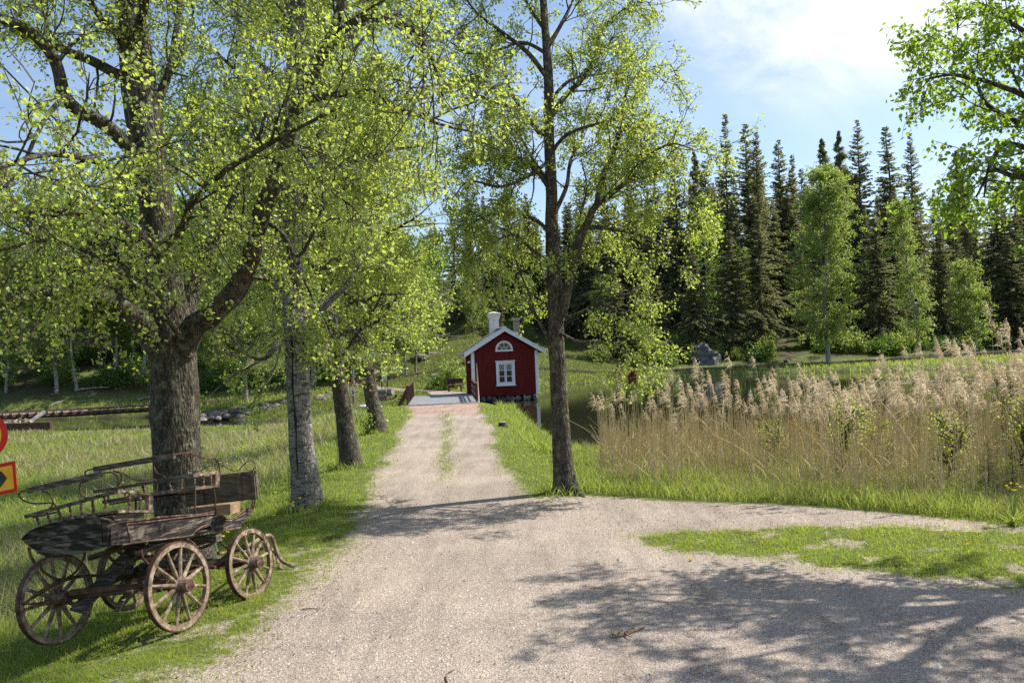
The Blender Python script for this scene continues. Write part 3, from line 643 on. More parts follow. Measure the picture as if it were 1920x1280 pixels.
def wire_guard(root, TP, TR, h, seed):
    """diamond chicken wire wound round the foot of a trunk"""
    z = TP[:, 2] - TP[0, 2]; mb = MB(); K = 60
    for sgn in (1, -1):
        for a0 in np.arange(0, 2 * math.pi, .26):
            zz = np.linspace(.02, h, K); c = np.stack([np.interp(zz, z, TP[:, 0]), np.interp(zz, z, TP[:, 1]), TP[0, 2] + zz], -1)
            rr = np.interp(zz, z, TR) * 1.12 + .03 + .22 * np.exp(-zz / .22) * TR[0]; a = a0 + sgn * zz * 4.2
            c[:, 0] += np.cos(a) * rr; c[:, 1] += np.sin(a) * rr; mb.tubes(c[None], np.full((1, K), .0013), 3)
    o = mb.build('wire_guard', M_wire, root); o.matrix_parent_inverse = Matrix.Translation(-root.location)
M_wire = plain('galvanised_wire', (.10, .10, .09), (.20, .20, .19), 30, .6, metal=.2)

def px(seq, Y0, Y1=None):
    """line of sight points laid out at real distances Y0..Y1"""
    n = len(seq); Y1 = Y0 if Y1 is None else Y1
    return [Q(a, b, Y0 + (Y1 - Y0) * i / (n - 1)) for i, (a, b) in enumerate(seq)]
def foot(P):                                        # set the foot of a trunk a little into the ground
    P = [np.array(p) for p in P]; P[0][2] = hgt(P[0][0], P[0][1]) - .04; return P

# 1 the big old birch behind the carriage
D1 = 10.9
T1 = foot(px([(350, 1055), (338, 950), (331, 830), (327, 740), (322, 650), (312, 560), (300, 470), (293, 380), (278, 270), (262, 170), (252, 80), (244, 0), (236, -140), (228, -330), (222, -560)], D1))
r1 = [.33, .31, .295, .29, .30, .25, .22, .21, .215, .22, .19, .165, .13, .085, .03]
L1 = [(px([(345, 655), (368, 610), (400, 588), (440, 548), (468, 490), (485, 420), (512, 350), (536, 270), (562, 190), (600, 110), (628, 50), (645, -30), (650, -160)], 10.8, 8.6), .165, .03),
      (px([(335, 640), (352, 580), (372, 520), (395, 460), (420, 410), (450, 350), (478, 290), (500, 200)], 11.0, 12.4), .13, .02),
      (px([(300, 660), (270, 612), (225, 575), (170, 553), (110, 548), (60, 552), (0, 560), (-90, 540), (-200, 500)], 10.8, 9.0), .15, .04),
      (px([(290, 340), (250, 285), (200, 235), (150, 210), (122, 180), (105, 118), (75, 75), (40, 50), (0, 32), (-60, 10), (-150, -60)], 10.9, 9.2), .10, .04),
      (px([(122, 180), (90, 215), (70, 250), (30, 330), (-40, 380)], 9.9, 8.4), .035, .012),
      (px([(270, 240), (300, 180), (318, 130), (330, 60), (340, -20), (350, -120)], 10.9, 11.8), .07, .02),
      (px([(255, 110), (215, 60), (180, 20), (150, -40)], 10.9, 10.2), .07, .03),
      (px([(300, 470), (340, 430), (360, 380), (410, 330), (470, 290), (560, 240), (640, 200)], 10.9, 7.6), .06, .012),
      (px([(298, 480), (250, 430), (190, 410), (110, 395), (30, 395), (-40, 400)], 10.9, 7.4), .06, .012),
      (px([(290, 380), (240, 330), (170, 300), (90, 290), (10, 310), (-60, 320)], 10.9, 6.4), .055, .010),
      (px([(600, 110), (640, 60), (680, 35), (730, 38), (780, 60), (810, 110), (830, 180)], 9.2, 8.2), .055, .012),
      (px([(560, 190), (620, 180), (690, 170), (740, 200), (780, 215), (830, 235), (900, 250)], 9.4, 8.8), .05, .010),
      (px([(350, 640), (330, 620), (290, 560), (240, 520), (180, 480), (90, 450), (0, 470)], 10.7, 8.0), .05, .012),
      (px([(480, 400), (530, 440), (560, 480), (600, 400), (605, 300)], 10.0, 9.2), .035, .010)]
t1, P_, R_ = birch('old_birch', T1, r1, L1, M_bark, M_leaf, 3, .95, .047, True, (6.5, 9.5, 6, 3.0, 2.0), 12, 26, .95,
      label='broad old birch with the thickest dark trunk, behind the wooden carriage')
wire_guard(t1, P_, R_, .55, 1)

# 2 the pale birch beside it
T2 = foot(px([(576, 950), (567, 850), (561, 760), (556, 650), (549, 540), (541, 430), (540, 330), (546, 230), (552, 130), (558, 20), (560, -100), (556, -300), (550, -480)], 14.6))
r2 = [.23, .205, .20, .20, .205, .18, .17, .16, .145, .13, .11, .07, .03]
L2 = [(px([(556, 620), (520, 650), (497, 672), (470, 668), (440, 640), (420, 615)], 14.5, 13.6), .045, .012),
      (px([(500, 668), (515, 640), (512, 590), (516, 560)], 14.2, 14.0), .035, .012),
      (px([(560, 560), (600, 580), (622, 565), (640, 540), (650, 500)], 14.5, 13.9), .045, .010),
      (px([(548, 500), (580, 440), (600, 380), (606, 320), (600, 260), (590, 230)], 14.5, 13.4), .05, .012),
      (px([(541, 400), (500, 350), (460, 320), (400, 300)], 14.5, 13.4), .05, .012)]
t2, P_, R_ = birch('pale_birch', T2, r2, L2, M_barkw, M_leaf, 7, 1.0, .056, True, (3.4, 12.5, 22, 3.3, 1.6), 12, 20, 1.0,
      label='birch with whitish bark and a dark crack down its trunk, right of the carriage')
wire_guard(t2, P_, R_, 1.0, 2)
cr = MB(); zz = np.linspace(.55, 3.6, 60); zt = P_[:, 2] - P_[0, 2]
c = np.stack([np.interp(zz, zt, P_[:, 0]), np.interp(zz, zt, P_[:, 1]), P_[0, 2] + zz], -1); rr = np.interp(zz, zt, R_)
aa = -math.pi / 2 - .18 + .05 * np.sin(zz * 5); c[:, 0] += np.cos(aa) * rr * .99; c[:, 1] += np.sin(aa) * rr * .99
cr.tubes(c[None], (.014 + .006 * np.sin(zz * 9))[None], 6); M_crack = plain('dark_bark_crack', (.006, .005, .004), (.02, .015, .01), 20, .95)
o = cr.build('bark_crack', M_crack, t2); o.matrix_parent_inverse = Matrix.Translation(-t2.location)

# 3 and 4 the slender leaning ones towards the bridge
T3 = foot(px([(658, 876), (648, 800), (639, 740), (630, 680), (622, 620), (612, 540), (606, 440), (604, 320), (606, 180), (604, 20), (602, -120)], 19.7))
r3 = [.225, .20, .19, .18, .17, .14, .125, .105, .08, .05, .02]
t3, P_, R_ = birch('leaning_birch', T3, r3, [(px([(632, 680), (660, 640), (690, 600), (720, 540), (740, 470)], 19.6, 18.8), .05, .012), (px([(624, 640), (600, 600), (570, 590), (540, 560)], 19.6, 19.0), .05, .012)],
      M_bark, M_leaf, 13, 1.0, .064, False, (3.2, 11.5, 26, 3.4, 1.4), 14, 16, 1.05, label='brown-barked birch leaning left, third trunk of the row along the lane')
wire_guard(t3, P_, R_, .8, 3)
T4 = foot(px([(712, 810), (698, 750), (690, 700), (680, 650), (672, 610), (668, 550), (664, 470), (668, 360), (672, 240), (680, 110)], 28.4))
r4 = [.27, .225, .215, .205, .19, .15, .12, .09, .06, .02]
t4, P_, R_ = birch('birch_by_the_bridge', T4, r4, [(px([(676, 625), (700, 590), (735, 545), (765, 520)], 28.3, 27.4), .07, .015), (px([(690, 690), (668, 660), (655, 620), (650, 580)], 28.3, 27.6), .08, .03)],
      M_barkr, M_leaf, 17, 1.05, .075, False, (3.0, 11, 28, 3.0, 1.5), 14, 14, 1.0, label='light green birch nearest the bridge, last of the row along the lane')
t4.name = 'bridge_birch'
# another lane birch further back, left of the bridge (its crown fills the gap)
for q, (bx, by, Y, top, sd_) in enumerate([(560, 775, 60.0, 300, 23), (455, 758, 62, 400, 24)]):
    b = Q(bx, by, Y); b[2] = hgt(b[0], b[1]) - .05; tp = Q(bx - 10, top, Y)
    T = [b + (tp - b) * t + np.array([.25 * math.sin(t * 5 + q), 0, 0]) for t in np.linspace(0, 1, 7)]
    birch('bank_birch', T, [.2, .17, .15, .12, .09, .06, .02], [], M_barkw, M_leaf_far, sd_, .9, .13, False, (2.2, 11, 22, 3.6, 1.3), 7, 10, 1.3,
          label=['birch on the far channel bank seen between the second and third lane trunks', 'birch on the far channel bank, right of the thick old trunk'][q], group='birches on the channel bank', l1n=2.6)

# 5 the slim birch right of the lane
D5 = 15.0
T5 = foot(px([(1062, 922), (1055, 850), (1050, 780), (1046, 700), (1043, 640), (1041, 570), (1038, 500), (1034, 430), (1034, 360), (1031, 290), (1029, 220), (1029, 150), (1024, 80), (1019, 10), (1016, -70), (1010, -170), (1006, -300)], D5))
r5 = [.195, .17, .16, .152, .148, .135, .125, .115, .105, .095, .09, .085, .075, .065, .055, .04, .02]
L5 = [(px([(1052, 600), (1066, 530), (1080, 470), (1098, 425), (1118, 385), (1150, 360), (1182, 338), (1215, 330), (1250, 322)], 14.9, 14.0), .10, .018),
      (px([(1032, 640), (1016, 612), (1002, 585), (992, 550), (975, 510), (960, 460)], 14.9, 15.2), .04, .010),
      (px([(1050, 625), (1085, 640), (1120, 640), (1155, 652), (1182, 665)], 14.9, 14.2), .035, .010),
      (px([(1050, 600), (1090, 585), (1140, 560), (1190, 550), (1220, 555)], 14.9, 14.4), .035, .010),
      (px([(1012, 250), (985, 215), (965, 185), (950, 150), (945, 110)], 15, 15.6), .05, .012),
      (px([(1030, 260), (1000, 235), (965, 205), (925, 190), (890, 180), (850, 200)], 15, 14.0), .045, .012),
      (px([(1034, 360), (1005, 320), (960, 290), (915, 280), (870, 300)], 15, 14.4), .045, .012),
      (px([(1036, 215), (1060, 180), (1090, 150), (1115, 110), (1125, 60), (1160, 25), (1205, 0)], 15, 15.8), .06, .012),
      (px([(1026, 90), (1050, 50), (1070, 10), (1095, -50)], 15, 15.4), .05, .015),
      (px([(1040, 400), (1062, 350), (1070, 300), (1090, 260), (1100, 200)], 15, 16.0), .045, .012),
      (px([(1118, 385), (1130, 330), (1150, 290), (1165, 230), (1175, 160)], 14.6, 14.2), .05, .012),
      (px([(1100, 425), (1150, 430), (1200, 440), (1260, 460), (1285, 440)], 14.6, 14.0), .04, .010),
      (px([(1182, 338), (1220, 290), (1260, 270), (1300, 280)], 14.3, 14.0), .03, .010),
      (px([(1038, 500), (1000, 470), (960, 440), (920, 460), (890, 480)], 15, 14.2), .04, .010),
      (px([(1029, 150), (990, 100), (940, 60), (890, 20), (860, -30)], 15, 14.6), .05, .012),
      (px([(1024, 60), (990, 10), (960, -60)], 15, 15.5), .04, .012),
      (px([(1205, 0), (1220, -40), (1250, -100)], 15.6, 15.0), .03, .010),
      (px([(1033, 300), (990, 330), (940, 350), (880, 340), (850, 370)], 15, 14.0), .04, .01),
      (px([(1036, 440), (1000, 410), (950, 400), (900, 410), (860, 440)], 15, 14.6), .04, .01),
      (px([(1031, 290), (1060, 255), (1110, 235), (1170, 225), (1230, 250)], 15, 14.4), .04, .01),
      (px([(1024, 100), (980, 80), (930, 95), (880, 100), (845, 80)], 15, 15.2), .035, .01),
      (px([(1029, 190), (1070, 150), (1120, 140), (1180, 130), (1225, 150)], 15, 15.6), .035, .01),
      (px([(1034, 350), (1000, 300), (970, 250), (930, 230)], 15, 15.8), .035, .01),
      (px([(1075, 480), (1090, 400), (1100, 350), (1090, 300)], 14.8, 15.4), .035, .01)]
t5, P_, R_ = birch('slim_birch', T5, r5, L5, M_barkr, M_leaf, 29, 1.3, .047, True, (10.0, 14.5, 8, 2.2, 1.2), 14, 20, .74,
      label='slim tall birch standing alone right of the lane with open crown', l1n=3.4)
# surface root at its foot and the clump of dead leaves on its lowest bough
mb = MB(); mb.tubes(np.array(catmull([Q(1060, 905, 14.95), Q(1075, 915, 14.7), Q(1090, 928, 14.55), Q(1098, 934, 14.4)], 12))[None], np.linspace(.10, .02, 12)[None], 8)
o = mb.build('root', M_barkr, t5, True); o.matrix_parent_inverse = Matrix.Translation(-t5.location)
mb = MB(); rs = RS(2); b0 = Q(1186, 694, 14.2); leaves(mb, grow(np.repeat(b0[None], 9, 0), rs.normal(0, .3, (9, 3)) + [0, 0, -1], np.full(9, .22), 4, -.1, .1, rs), 9, .06, rs, True, 1.5, .02)
M_dead = leafmat('dead_leaves', (.12, .045, .02), (.16, .06, .02), gl=.03)
o = mb.build('dead_leaf_clump', M_dead, t5); o.matrix_parent_inverse = Matrix.Translation(-t5.location)

# 6 the birch outside the frame on the right whose boughs hang in and shade the forecourt
T6 = [np.array(p, float) for p in [(9.2, 9.2, -.1), (9.1, 9.2, 1.5), (9.0, 9.3, 3.2), (8.9, 9.4, 5), (8.95, 9.5, 6.0), (9.0, 9.6, 6.8), (9.0, 9.6, 7.6), (9.0, 9.6, 8.2)]]
r6 = [.26, .22, .2, .18, .15, .11, .07, .03]
L6 = [([(8.95, 9.3, 4.2), *[tuple(v) for v in px([(2060, 330), (1960, 250), (1900, 225), (1850, 195), (1830, 150), (1810, 100), (1780, 60)], 9.6, 10.6)]], .055, .006),
      ([(8.95, 9.4, 5.4), *[tuple(v) for v in px([(2050, 160), (1970, 100), (1920, 60), (1870, 30), (1830, 0)], 9.4, 9.4)]], .045, .006),
      ([(9.0, 9.3, 3.8), *[tuple(v) for v in px([(2040, 380), (1970, 340), (1900, 330), (1860, 320), (1830, 370)], 9.6, 10.0)]], .06, .012),
      ([(8.95, 9.4, 5.5), (8.2, 8.6, 6.1), (7.4, 7.8, 6.4), (6.8, 7.4, 6.6)], .07, .012),
      ([(8.95, 9.3, 3.6), *[tuple(v) for v in px([(2000, 300), (1930, 280), (1885, 270), (1855, 310), (1845, 370)], 9.6, 10.0)]], .05, .010),
      ([(8.95, 9.3, 4.4), *[tuple(v) for v in px([(1990, 200), (1900, 170), (1840, 150), (1785, 140), (1735, 150)], 9.6, 10.4)]], .05, .010),
      ([(9.0, 9.4, 6.0), (8.2, 8.2, 6.6), (7.6, 7.0, 6.9), (7.2, 6.2, 7.1)], .07, .012),
      ([(8.9, 9.4, 5.0), (7.9, 9.0, 5.9), (7.2, 8.7, 6.4), (6.6, 8.5, 6.8)], .06, .012),
      ([(8.9, 9.4, 5.4), (8.0, 8.4, 6.1), (7.3, 7.7, 6.3), (6.3, 7.0, 6.5)], .06, .012),
      ([(9.0, 9.4, 5.0), (8.6, 8.0, 5.6), (8.2, 6.6, 5.9), (8.0, 5.4, 6.0)], .07, .012)]
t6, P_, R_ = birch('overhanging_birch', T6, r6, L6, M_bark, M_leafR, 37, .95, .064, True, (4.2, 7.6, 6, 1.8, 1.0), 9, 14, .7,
      label='birch bough with backlit leaves hanging into the upper right corner', group='birches along the gravel lane', weep=-.3)

rs = RS(55); tm_ = MB()
for P0, r0, n in ((T1[0], .42, 420), (T2[0], .32, 360), (T3[0], .32, 320), (T4[0], .34, 300), (T5[0], .28, 300)):
    a = rs.uniform(0, 2 * math.pi, n); rr = r0 + np.abs(rs.normal(0, .14, n)); blades(tm_, P0[0] + np.cos(a) * rr, P0[1] + np.sin(a) * rr, rs.uniform(.08, .30, n), np.full(n, .008 + .0005 * P0[1]), rs.uniform(.2, 1.0, n), rs)
tag(tm_.build('grass_tufts', M_mead), 'longer uncut grass tufts round the feet of the lane birches', 'grass', kind='stuff')
sp_ = MB(); b0 = T4[0] + np.array((-.30, -.25, .0)); B_ = grow(np.repeat(b0[None], 16, 0), rs.normal(0, .5, (16, 3)) + [0, 0, 1.2], rs.uniform(.4, 1.0, 16), 6, -.03, .15, rs); leaves(sp_, B_, 26, .08, rs, False, .2, .06)
sp_.tubes(B_, np.full((16, 6), .006), 3)
so_ = sp_.build('shoots', M_leaf_far, t4); so_.matrix_parent_inverse = Matrix.Translation(-t4.location)
# ------------------------------------------------ forest: prototypes, then copies
def copy_tree(o, parent=None):
    c = o.copy(); SC.collection.objects.link(c); c.parent = parent
    if parent is not None: c.matrix_parent_inverse = o.matrix_parent_inverse.copy()
    for ch in list(o.children): copy_tree(ch, c)
    return c
def spruce(seed, H=20., rmax=3.0, lowbare=.10, droop=.30, dens=1.0):
    rs = RS(seed); root = empty('spruce', (0, 0, 0)); tb = MB()
    K = 14; zz = np.linspace(0, H, K); cx_ = np.cumsum(rs.normal(0, .04, K)); P = np.stack([cx_, np.cumsum(rs.normal(0, .04, K)), zz], -1)
    tb.tubes(P[None], (.24 * (1 - zz / H) ** .8 + .02 + .10 * np.exp(-zz / .5))[None], 8);     nb = int(330 * dens); t = lowbare + (1 - lowbare) * rs.uniform(0, 1, nb) ** .85; t = np.clip((np.round(t * 46) + rs.normal(0, .75, nb)) / 46, lowbare, .992); z = t * H
    prof = (1 - t) ** .80 * np.minimum(1, (t - lowbare) * 5 + .45); side = 1 + .25 * np.sin(t * 31 + seed) ; L = rmax * prof * side * rs.uniform(.35, 1.1, nb) + .12
    a = rs.uniform(0, 2 * math.pi, nb); D = np.stack([np.cos(a), np.sin(a), .25 + .55 * (t - .5)], -1)
    p0 = np.stack([np.interp(z, zz, P[:, 0]), np.interp(z, zz, P[:, 1]), z], -1)
    B = grow(p0, D, L, 7, -droop * .28 * (1.15 - t), .05, rs); B[:, -2:, 2] += (L * .05)[:, None]
    tb.tubes(B, np.broadcast_to(np.linspace(.03, .008, 7)[None], (nb, 7)), 3); tb.build('trunk', M_spruceb, root)
    per = np.maximum(6, (L * 20)).astype(int); idx = np.repeat(np.arange(nb), per); n = len(idx)
    tt = rs.uniform(.12, 1, n) * 6; k = np.minimum(tt.astype(int), 5); f = (tt - k)[:, None]
    c = B[idx, k] * (1 - f) + B[idx, k + 1] * f; tg = B[idx, k + 1] - B[idx, k]; tg /= np.linalg.norm(tg, axis=1, keepdims=True)
    sd_ = np.cross(tg, [0, 0, 1.0]) * rs.choice([-1, 1], n)[:, None]
    d = tg * rs.uniform(.2, .9, n)[:, None] + sd_ * rs.uniform(.2, 1.1, n)[:, None] + np.array([0, 0, -1.0]) * (rs.uniform(.0, 1.1, n) * (1.15 - t[idx]))[:, None]
    d /= np.linalg.norm(d, axis=1, keepdims=True); s = np.cross(d, rs.normal(0, 1, (n, 3))); s /= np.linalg.norm(s, axis=1, keepdims=True)
    ll = (.26 + .26 * (1 - t[idx])) * rs.uniform(.6, 1.3, n); ll = ll[:, None]; ww = .065 * rs.uniform(.7, 1.5, n)[:, None]
    V = np.stack([c - s * ww * .5, c + d * ll * .5 - s * ww, c + d * ll, c + d * ll * .5 + s * ww], 1).reshape(-1, 3)
    cm_ = MB(); cm_.add(V, np.arange(4 * n).reshape(-1, 4), np.clip(rs.normal(.4, .3, n), 0, 1)); cm_.build('crown', M_needle, root)
    print('spruce quads', n); return root
def pine(seed, H=22.):
    rs = RS(seed); root = empty('pine', (0, 0, 0)); tb = MB(); K = 14; zz = np.linspace(0, H, K)
    P = np.stack([np.cumsum(rs.normal(0, .08, K)), np.cumsum(rs.normal(0, .08, K)), zz], -1)
    tb.tubes(P[None], (.21 * (1 - zz / H) ** .6 + .03)[None], 8)
    nb = 120; t = .28 + .72 * rs.uniform(0, 1, nb) ** 1.0; z = t * H; L = 4.4 * (1.0 - t) ** .8 * np.clip((t - .2) * 5, .4, 1) * rs.uniform(.4, 1.15, nb) + .12
    a = rs.uniform(0, 6.28, nb); D = np.stack([np.cos(a), np.sin(a), rs.uniform(0, .7, nb)], -1); p0 = np.stack([np.interp(z, zz, P[:, 0]), np.interp(z, zz, P[:, 1]), z], -1)
    B = grow(p0, D, L, 7, .03, .12, rs); tb.tubes(B, np.broadcast_to(np.linspace(.05, .012, 7)[None], (nb, 7)), 4); tb.build('trunk', M_pineb, root)
    n = nb * 190; idx = rs.randint(0, nb, n); tt = rs.uniform(.3, 1, n) * 6; k = np.minimum(tt.astype(int), 5); f = (tt - k)[:, None]
    c = B[idx, k] * (1 - f) + B[idx, k + 1] * f + rs.normal(0, .34, (n, 3)) * [1, 1, .6] * np.clip((1.02 - t[idx]) * 4, .12, 1)[:, None]
    d = rs.normal(0, 1, (n, 3)) + [0, 0, .6]; d /= np.linalg.norm(d, axis=1, keepdims=True); s = np.cross(d, rs.normal(0, 1, (n, 3))); s /= np.linalg.norm(s, axis=1, keepdims=True)
    ll = rs.uniform(.14, .32, n)[:, None]; ww = .07
    V = np.stack([c - s * ww * .5, c + d * ll * .6 - s * ww, c + d * ll, c + d * ll * .6 + s * ww], 1).reshape(-1, 3)
    cm_ = MB(); cm_.add(V, np.arange(4 * n).reshape(-1, 4), rs.uniform(0, 1, n)); cm_.build('crown', M_pine, root); return root
def farbirch(seed, H=14., wide=2.0, low=.12, trk=.14, lm=None, per=7, tm=None, size=.16, bn=70):
    rs = RS(seed); root = empty('young_birch', (0, 0, 0)); K = 12; zz = np.linspace(0, H, K); tb = MB()
    P = np.stack([np.cumsum(rs.normal(0, .10, K)), np.cumsum(rs.normal(0, .1, K)), zz], -1)
    tb.tubes(P[None], (trk * (1 - zz / H) ** .8 + .015)[None], 7)
    t = low + (1 - low) * rs.uniform(0, 1, bn) ** .9; z = t * H; L = wide * (np.sin(np.clip((1.02 - t) / (1.02 - low), 0, 1) ** .75 * math.pi * .72)) ** .8 * rs.uniform(.6, 1.15, bn) + .2
    a = rs.uniform(0, 6.28, bn); D = np.stack([np.cos(a), np.sin(a), rs.uniform(.5, 1.5, bn)], -1); p0 = np.stack([np.interp(z, zz, P[:, 0]), np.interp(z, zz, P[:, 1]), z], -1)
    B = grow(p0, D, L, 8, -.06, .1, rs); RB = np.broadcast_to(np.linspace(.03, .01, 8)[None], (bn, 8)); tb.tubes(B, RB, 3); tb.build('trunk', tm or M_birchfar, root, True)
    p, d, r, t_, ix = spawn(B, RB, np.full(bn, 9), .15, 1, (.4, 1.2), rs); B2 = grow(p, d, rs.uniform(.3, .9, len(p)) * min(1.2, wide / 2 + .3), 5, -.14, .15, rs)
    m_ = MB(); leaves(m_, B2, per, size, rs, False, .5, .07); m_.build('crown', lm or M_leaf_far, root); return root
print('forest')
SP = [spruce(101, 24, 4.6, .05, .42, 1.2), spruce(102, 24, 5.2, .10, .6, 1.3), spruce(103, 24, 4.0, .16, .35, 1.1), spruce(104, 24, 5.8, .04, .6, 1.45)]
SP += [spruce(105, 24, 3.4, .10, .5, 1.1), spruce(106, 24, 4.8, .20, .5, 1.0)]
PI_ = [pine(111, 24), pine(112, 24)]
used = {}
def place(proto, H0, x, y, H, label, cat, group, rz=0, wmul=1.0, name=None, lean=0):
    k = id(proto)
    o = proto if k not in used else copy_tree(proto)
    used[k] = 1
    z = float(hgt(x, y)) - .12; s = H / H0
    o.location = (x, y, z); o.rotation_euler = (0, lean, rz); o.scale = (s * wmul, s * wmul, s)
    tag(o, label, cat, group); return o
def ptree(proto, H0, pxx, ptop, Y, *a, **k):
    """a tree whose top stands at the given line of sight, at real distance Y"""
    q = Q(pxx, ptop, Y); x = q[0] - 0.04 * 0; z = float(hgt(q[0], Y)) ; H = q[2] - z
    return place(proto, H0, q[0], Y, H, *a, **k)
ORD = ['first', 'second', 'third', 'fourth', 'fifth', 'sixth', 'seventh', 'eighth', 'ninth', 'tenth', 'eleventh', 'twelfth', 'thirteenth', 'fourteenth', 'fifteenth', 'sixteenth', 'seventeenth', 'eighteenth', 'nineteenth', 'twentieth', 'twenty-first', 'twenty-second']
rs = RS(44)
front = [(1357, 212, 96, 4), (1397, 230, 99, 2), (1416, 246, 97, 1), (1462, 260, 101, 5), (1484, 288, 103, 2), (1606, 222, 104, 0), (1661, 235, 104, 4), (1707, 248, 108, 0), (1863, 298, 107, 1), (1912, 316, 106, 0), (1975, 300, 108, 3), (2040, 330, 110, 1)]
for i, (a, b, Y, k) in enumerate(front):
    ptree(SP[k], 24, a, b, Y, 'tall dark spruce on the far shore, %s spire from the left above the right-hand forest' % ORD[i], 'tree', 'spruces across the pond', rz=i * 1.3, wmul=[.85, 1.1, .8, 1.0, .75, .9, 1.15, .8, 1.0, .9, 1, 1][i])
pn = [(1545, 262, 104, 0), (1575, 247, 106, 1), (1793, 283, 105, 0), (1300, 285, 104, 1)]
pl = ['pine left of the tallest middle spire with rounded top', 'pine with reddish upper trunk just left of the tallest middle spire', 'broad olive pine with orange trunk rising above the thin leaning birch', 'pine half hidden by the crown of the slim lone birch']
for i, (a, b, Y, k) in enumerate(pn): ptree(PI_[k], 24, a, b, Y, pl[i], 'tree', 'pines across the pond', rz=i * 2.1, wmul=.78)
cent = [(845, 392, 108, 0), (873, 362, 112, 2), (905, 366, 110, 1), (945, 350, 112, 0), (985, 362, 109, 3), (1085, 330, 106, 2), (1130, 300, 104, 0), (1180, 290, 104, 1), (1225, 270, 102, 2), (1265, 262, 100, 0), (810, 470, 112, 1), (1320, 300, 100, 3)]
for i, (a, b, Y, k) in enumerate(cent):
    ptree(SP[k], 24, a, b, Y, 'dark spruce behind the red cottage and slim birch, %s from the left in that group' % ORD[[11, 0, 1, 2, 3, 4, 5, 6, 7, 8, 9, 10][i] if False else i], 'tree', 'spruces behind the cottage', rz=i * 1.7, wmul=.95)
# the deep forest behind, tree after tree
nf = 0
for i in range(258):
    Y = rs.uniform(103, 150) if i < 170 else rs.uniform(98, 112); a = rs.uniform(770, 2150) if i > 50 else rs.uniform(-250, 780)
    top = np.interp(a, [-250, 0, 500, 780, 900, 1340, 1450, 1550, 1700, 1900, 2150], [330, 330, 350, 430, 400, 310, 310, 300, 320, 350, 350]) + rs.uniform(0, 90)
    k = rs.randint(0, 6); q = Q(a, top, Y)
    if abs(q[0] + 9.4) < 4.5 and Y < 124: continue
    ptree(SP[k], 24, a, top, Y, 'dark spruce deep in the forest wall, overlapped by the spires in front', 'tree', 'spruces deep in the forest', rz=rs.uniform(0, 6), wmul=rs.uniform(.8, 1.25)); nf += 1
# low-branched spruces along the right shore, dark to the ground
lo = [(1230, 520, 90, 3), (1300, 470, 91, 3), (1365, 430, 92, 3), (1420, 400, 93, 1), (1640, 400, 97, 3), (1760, 420, 100, 3), (1890, 440, 100, 3), (1500, 470, 95, 1), (1960, 420, 97, 3), (1150, 500, 92, 3)]
for i, (a, b, Y, k) in enumerate(lo):
    ptree(SP[k], 24, a, b, Y - 3.5, 'shorter full-skirted spruce at the forest edge across the pond, %s in its line' % ORD[i], 'tree', 'low spruces at the forest edge', rz=i * .9, wmul=1.3)
M_leaf_shaded = leafmat('shaded_wood_leaf', (.08, .13, .03), (.20, .31, .045), gl=.02)  # leaf colour darkened to stand in for shade under the dense canopy
# light birches before the dark wall
FB = [farbirch(121, 17, 3.8, .06, .2, per=20, bn=230, size=.15), farbirch(122, 13, 1.9, .12, .12, per=14, bn=100, size=.14), farbirch(123, 9, 1.9, .08, .08, per=12, bn=90), farbirch(124, 14, 2.7, .22, .11, M_leaf_shaded, 11, size=.2, bn=95), farbirch(125, 14, 2.4, .28, .10, M_leaf_shaded, 11, size=.2, bn=85)]
def fb(k, H0, a, b, Y, label, grp, **kw): return ptree(FB[k], H0, a, b, Y, label, 'tree', grp, **kw)
fb(0, 17, 1538, 325, 83, 'big bright green birch on the far shore, right of the large boulder', 'birches on the far shore', wmul=1.02)
fb(1, 13, 1712, 382, 83, 'thin leaning birch with bare lower trunk on the far shore', 'birches on the far shore', lean=-.06, wmul=.85)
fb(2, 9, 1822, 492, 88, 'small pale birch near the right edge of the far shore', 'birches on the far shore', wmul=1.0)
fb(3, 14, 1318, 380, 92, 'birch glowing light green between the dark spruces above the boulder', 'birches on the far shore', rz=1, wmul=.8)
fb(1, 13, 1385, 470, 95, 'narrow green birch in the gap right of the glowing one', 'birches on the far shore', rz=2, wmul=.9)
fb(2, 9, 885, 525, 92, 'young birch between the grey hut and the white chimney', 'young trees on the slope behind the cottage', rz=2, wmul=.8)
fb(4, 14, 796, 500, 98, 'thin birch left of the grey hut', 'young trees on the slope behind the cottage', rz=.4)
fb(4, 14, 872, 480, 104, 'thin birch right of the grey hut', 'young trees on the slope behind the cottage', rz=3)
fb(2, 9, 912, 560, 96, 'small green tree left of the white chimney', 'young trees on the slope behind the cottage', rz=1.3, wmul=.9)
fb(2, 9, 975, 520, 98, 'small green tree behind the grey roof pipe', 'young trees on the slope behind the cottage', rz=5)
fb(2, 9, 1120, 520, 96, 'green tree on the slope right of the slim birch trunk', 'young trees on the slope behind the cottage', rz=4)
# the light deciduous wood on the left bank
rs = RS(77); nlab = 0
for i in range(58):
    a = -260 + 1080 * (i + rs.uniform(0, .9)) / 58; Y = rs.uniform(68, 96); top = rs.uniform(300, 480) + (Y - 68) * 1.2 if a < 620 else rs.uniform(420, 560)
    k = [3, 4, 3, 4, 1][i % 5]
    fb(k, [17, 13, 9, 14, 14][k], a, top, Y, 'slender light green tree in the wood beyond the left channel', 'slender trees in the left wood', rz=rs.uniform(0, 6), wmul=rs.uniform(.9, 1.3), lean=rs.uniform(-.05, .05)); nlab += 1
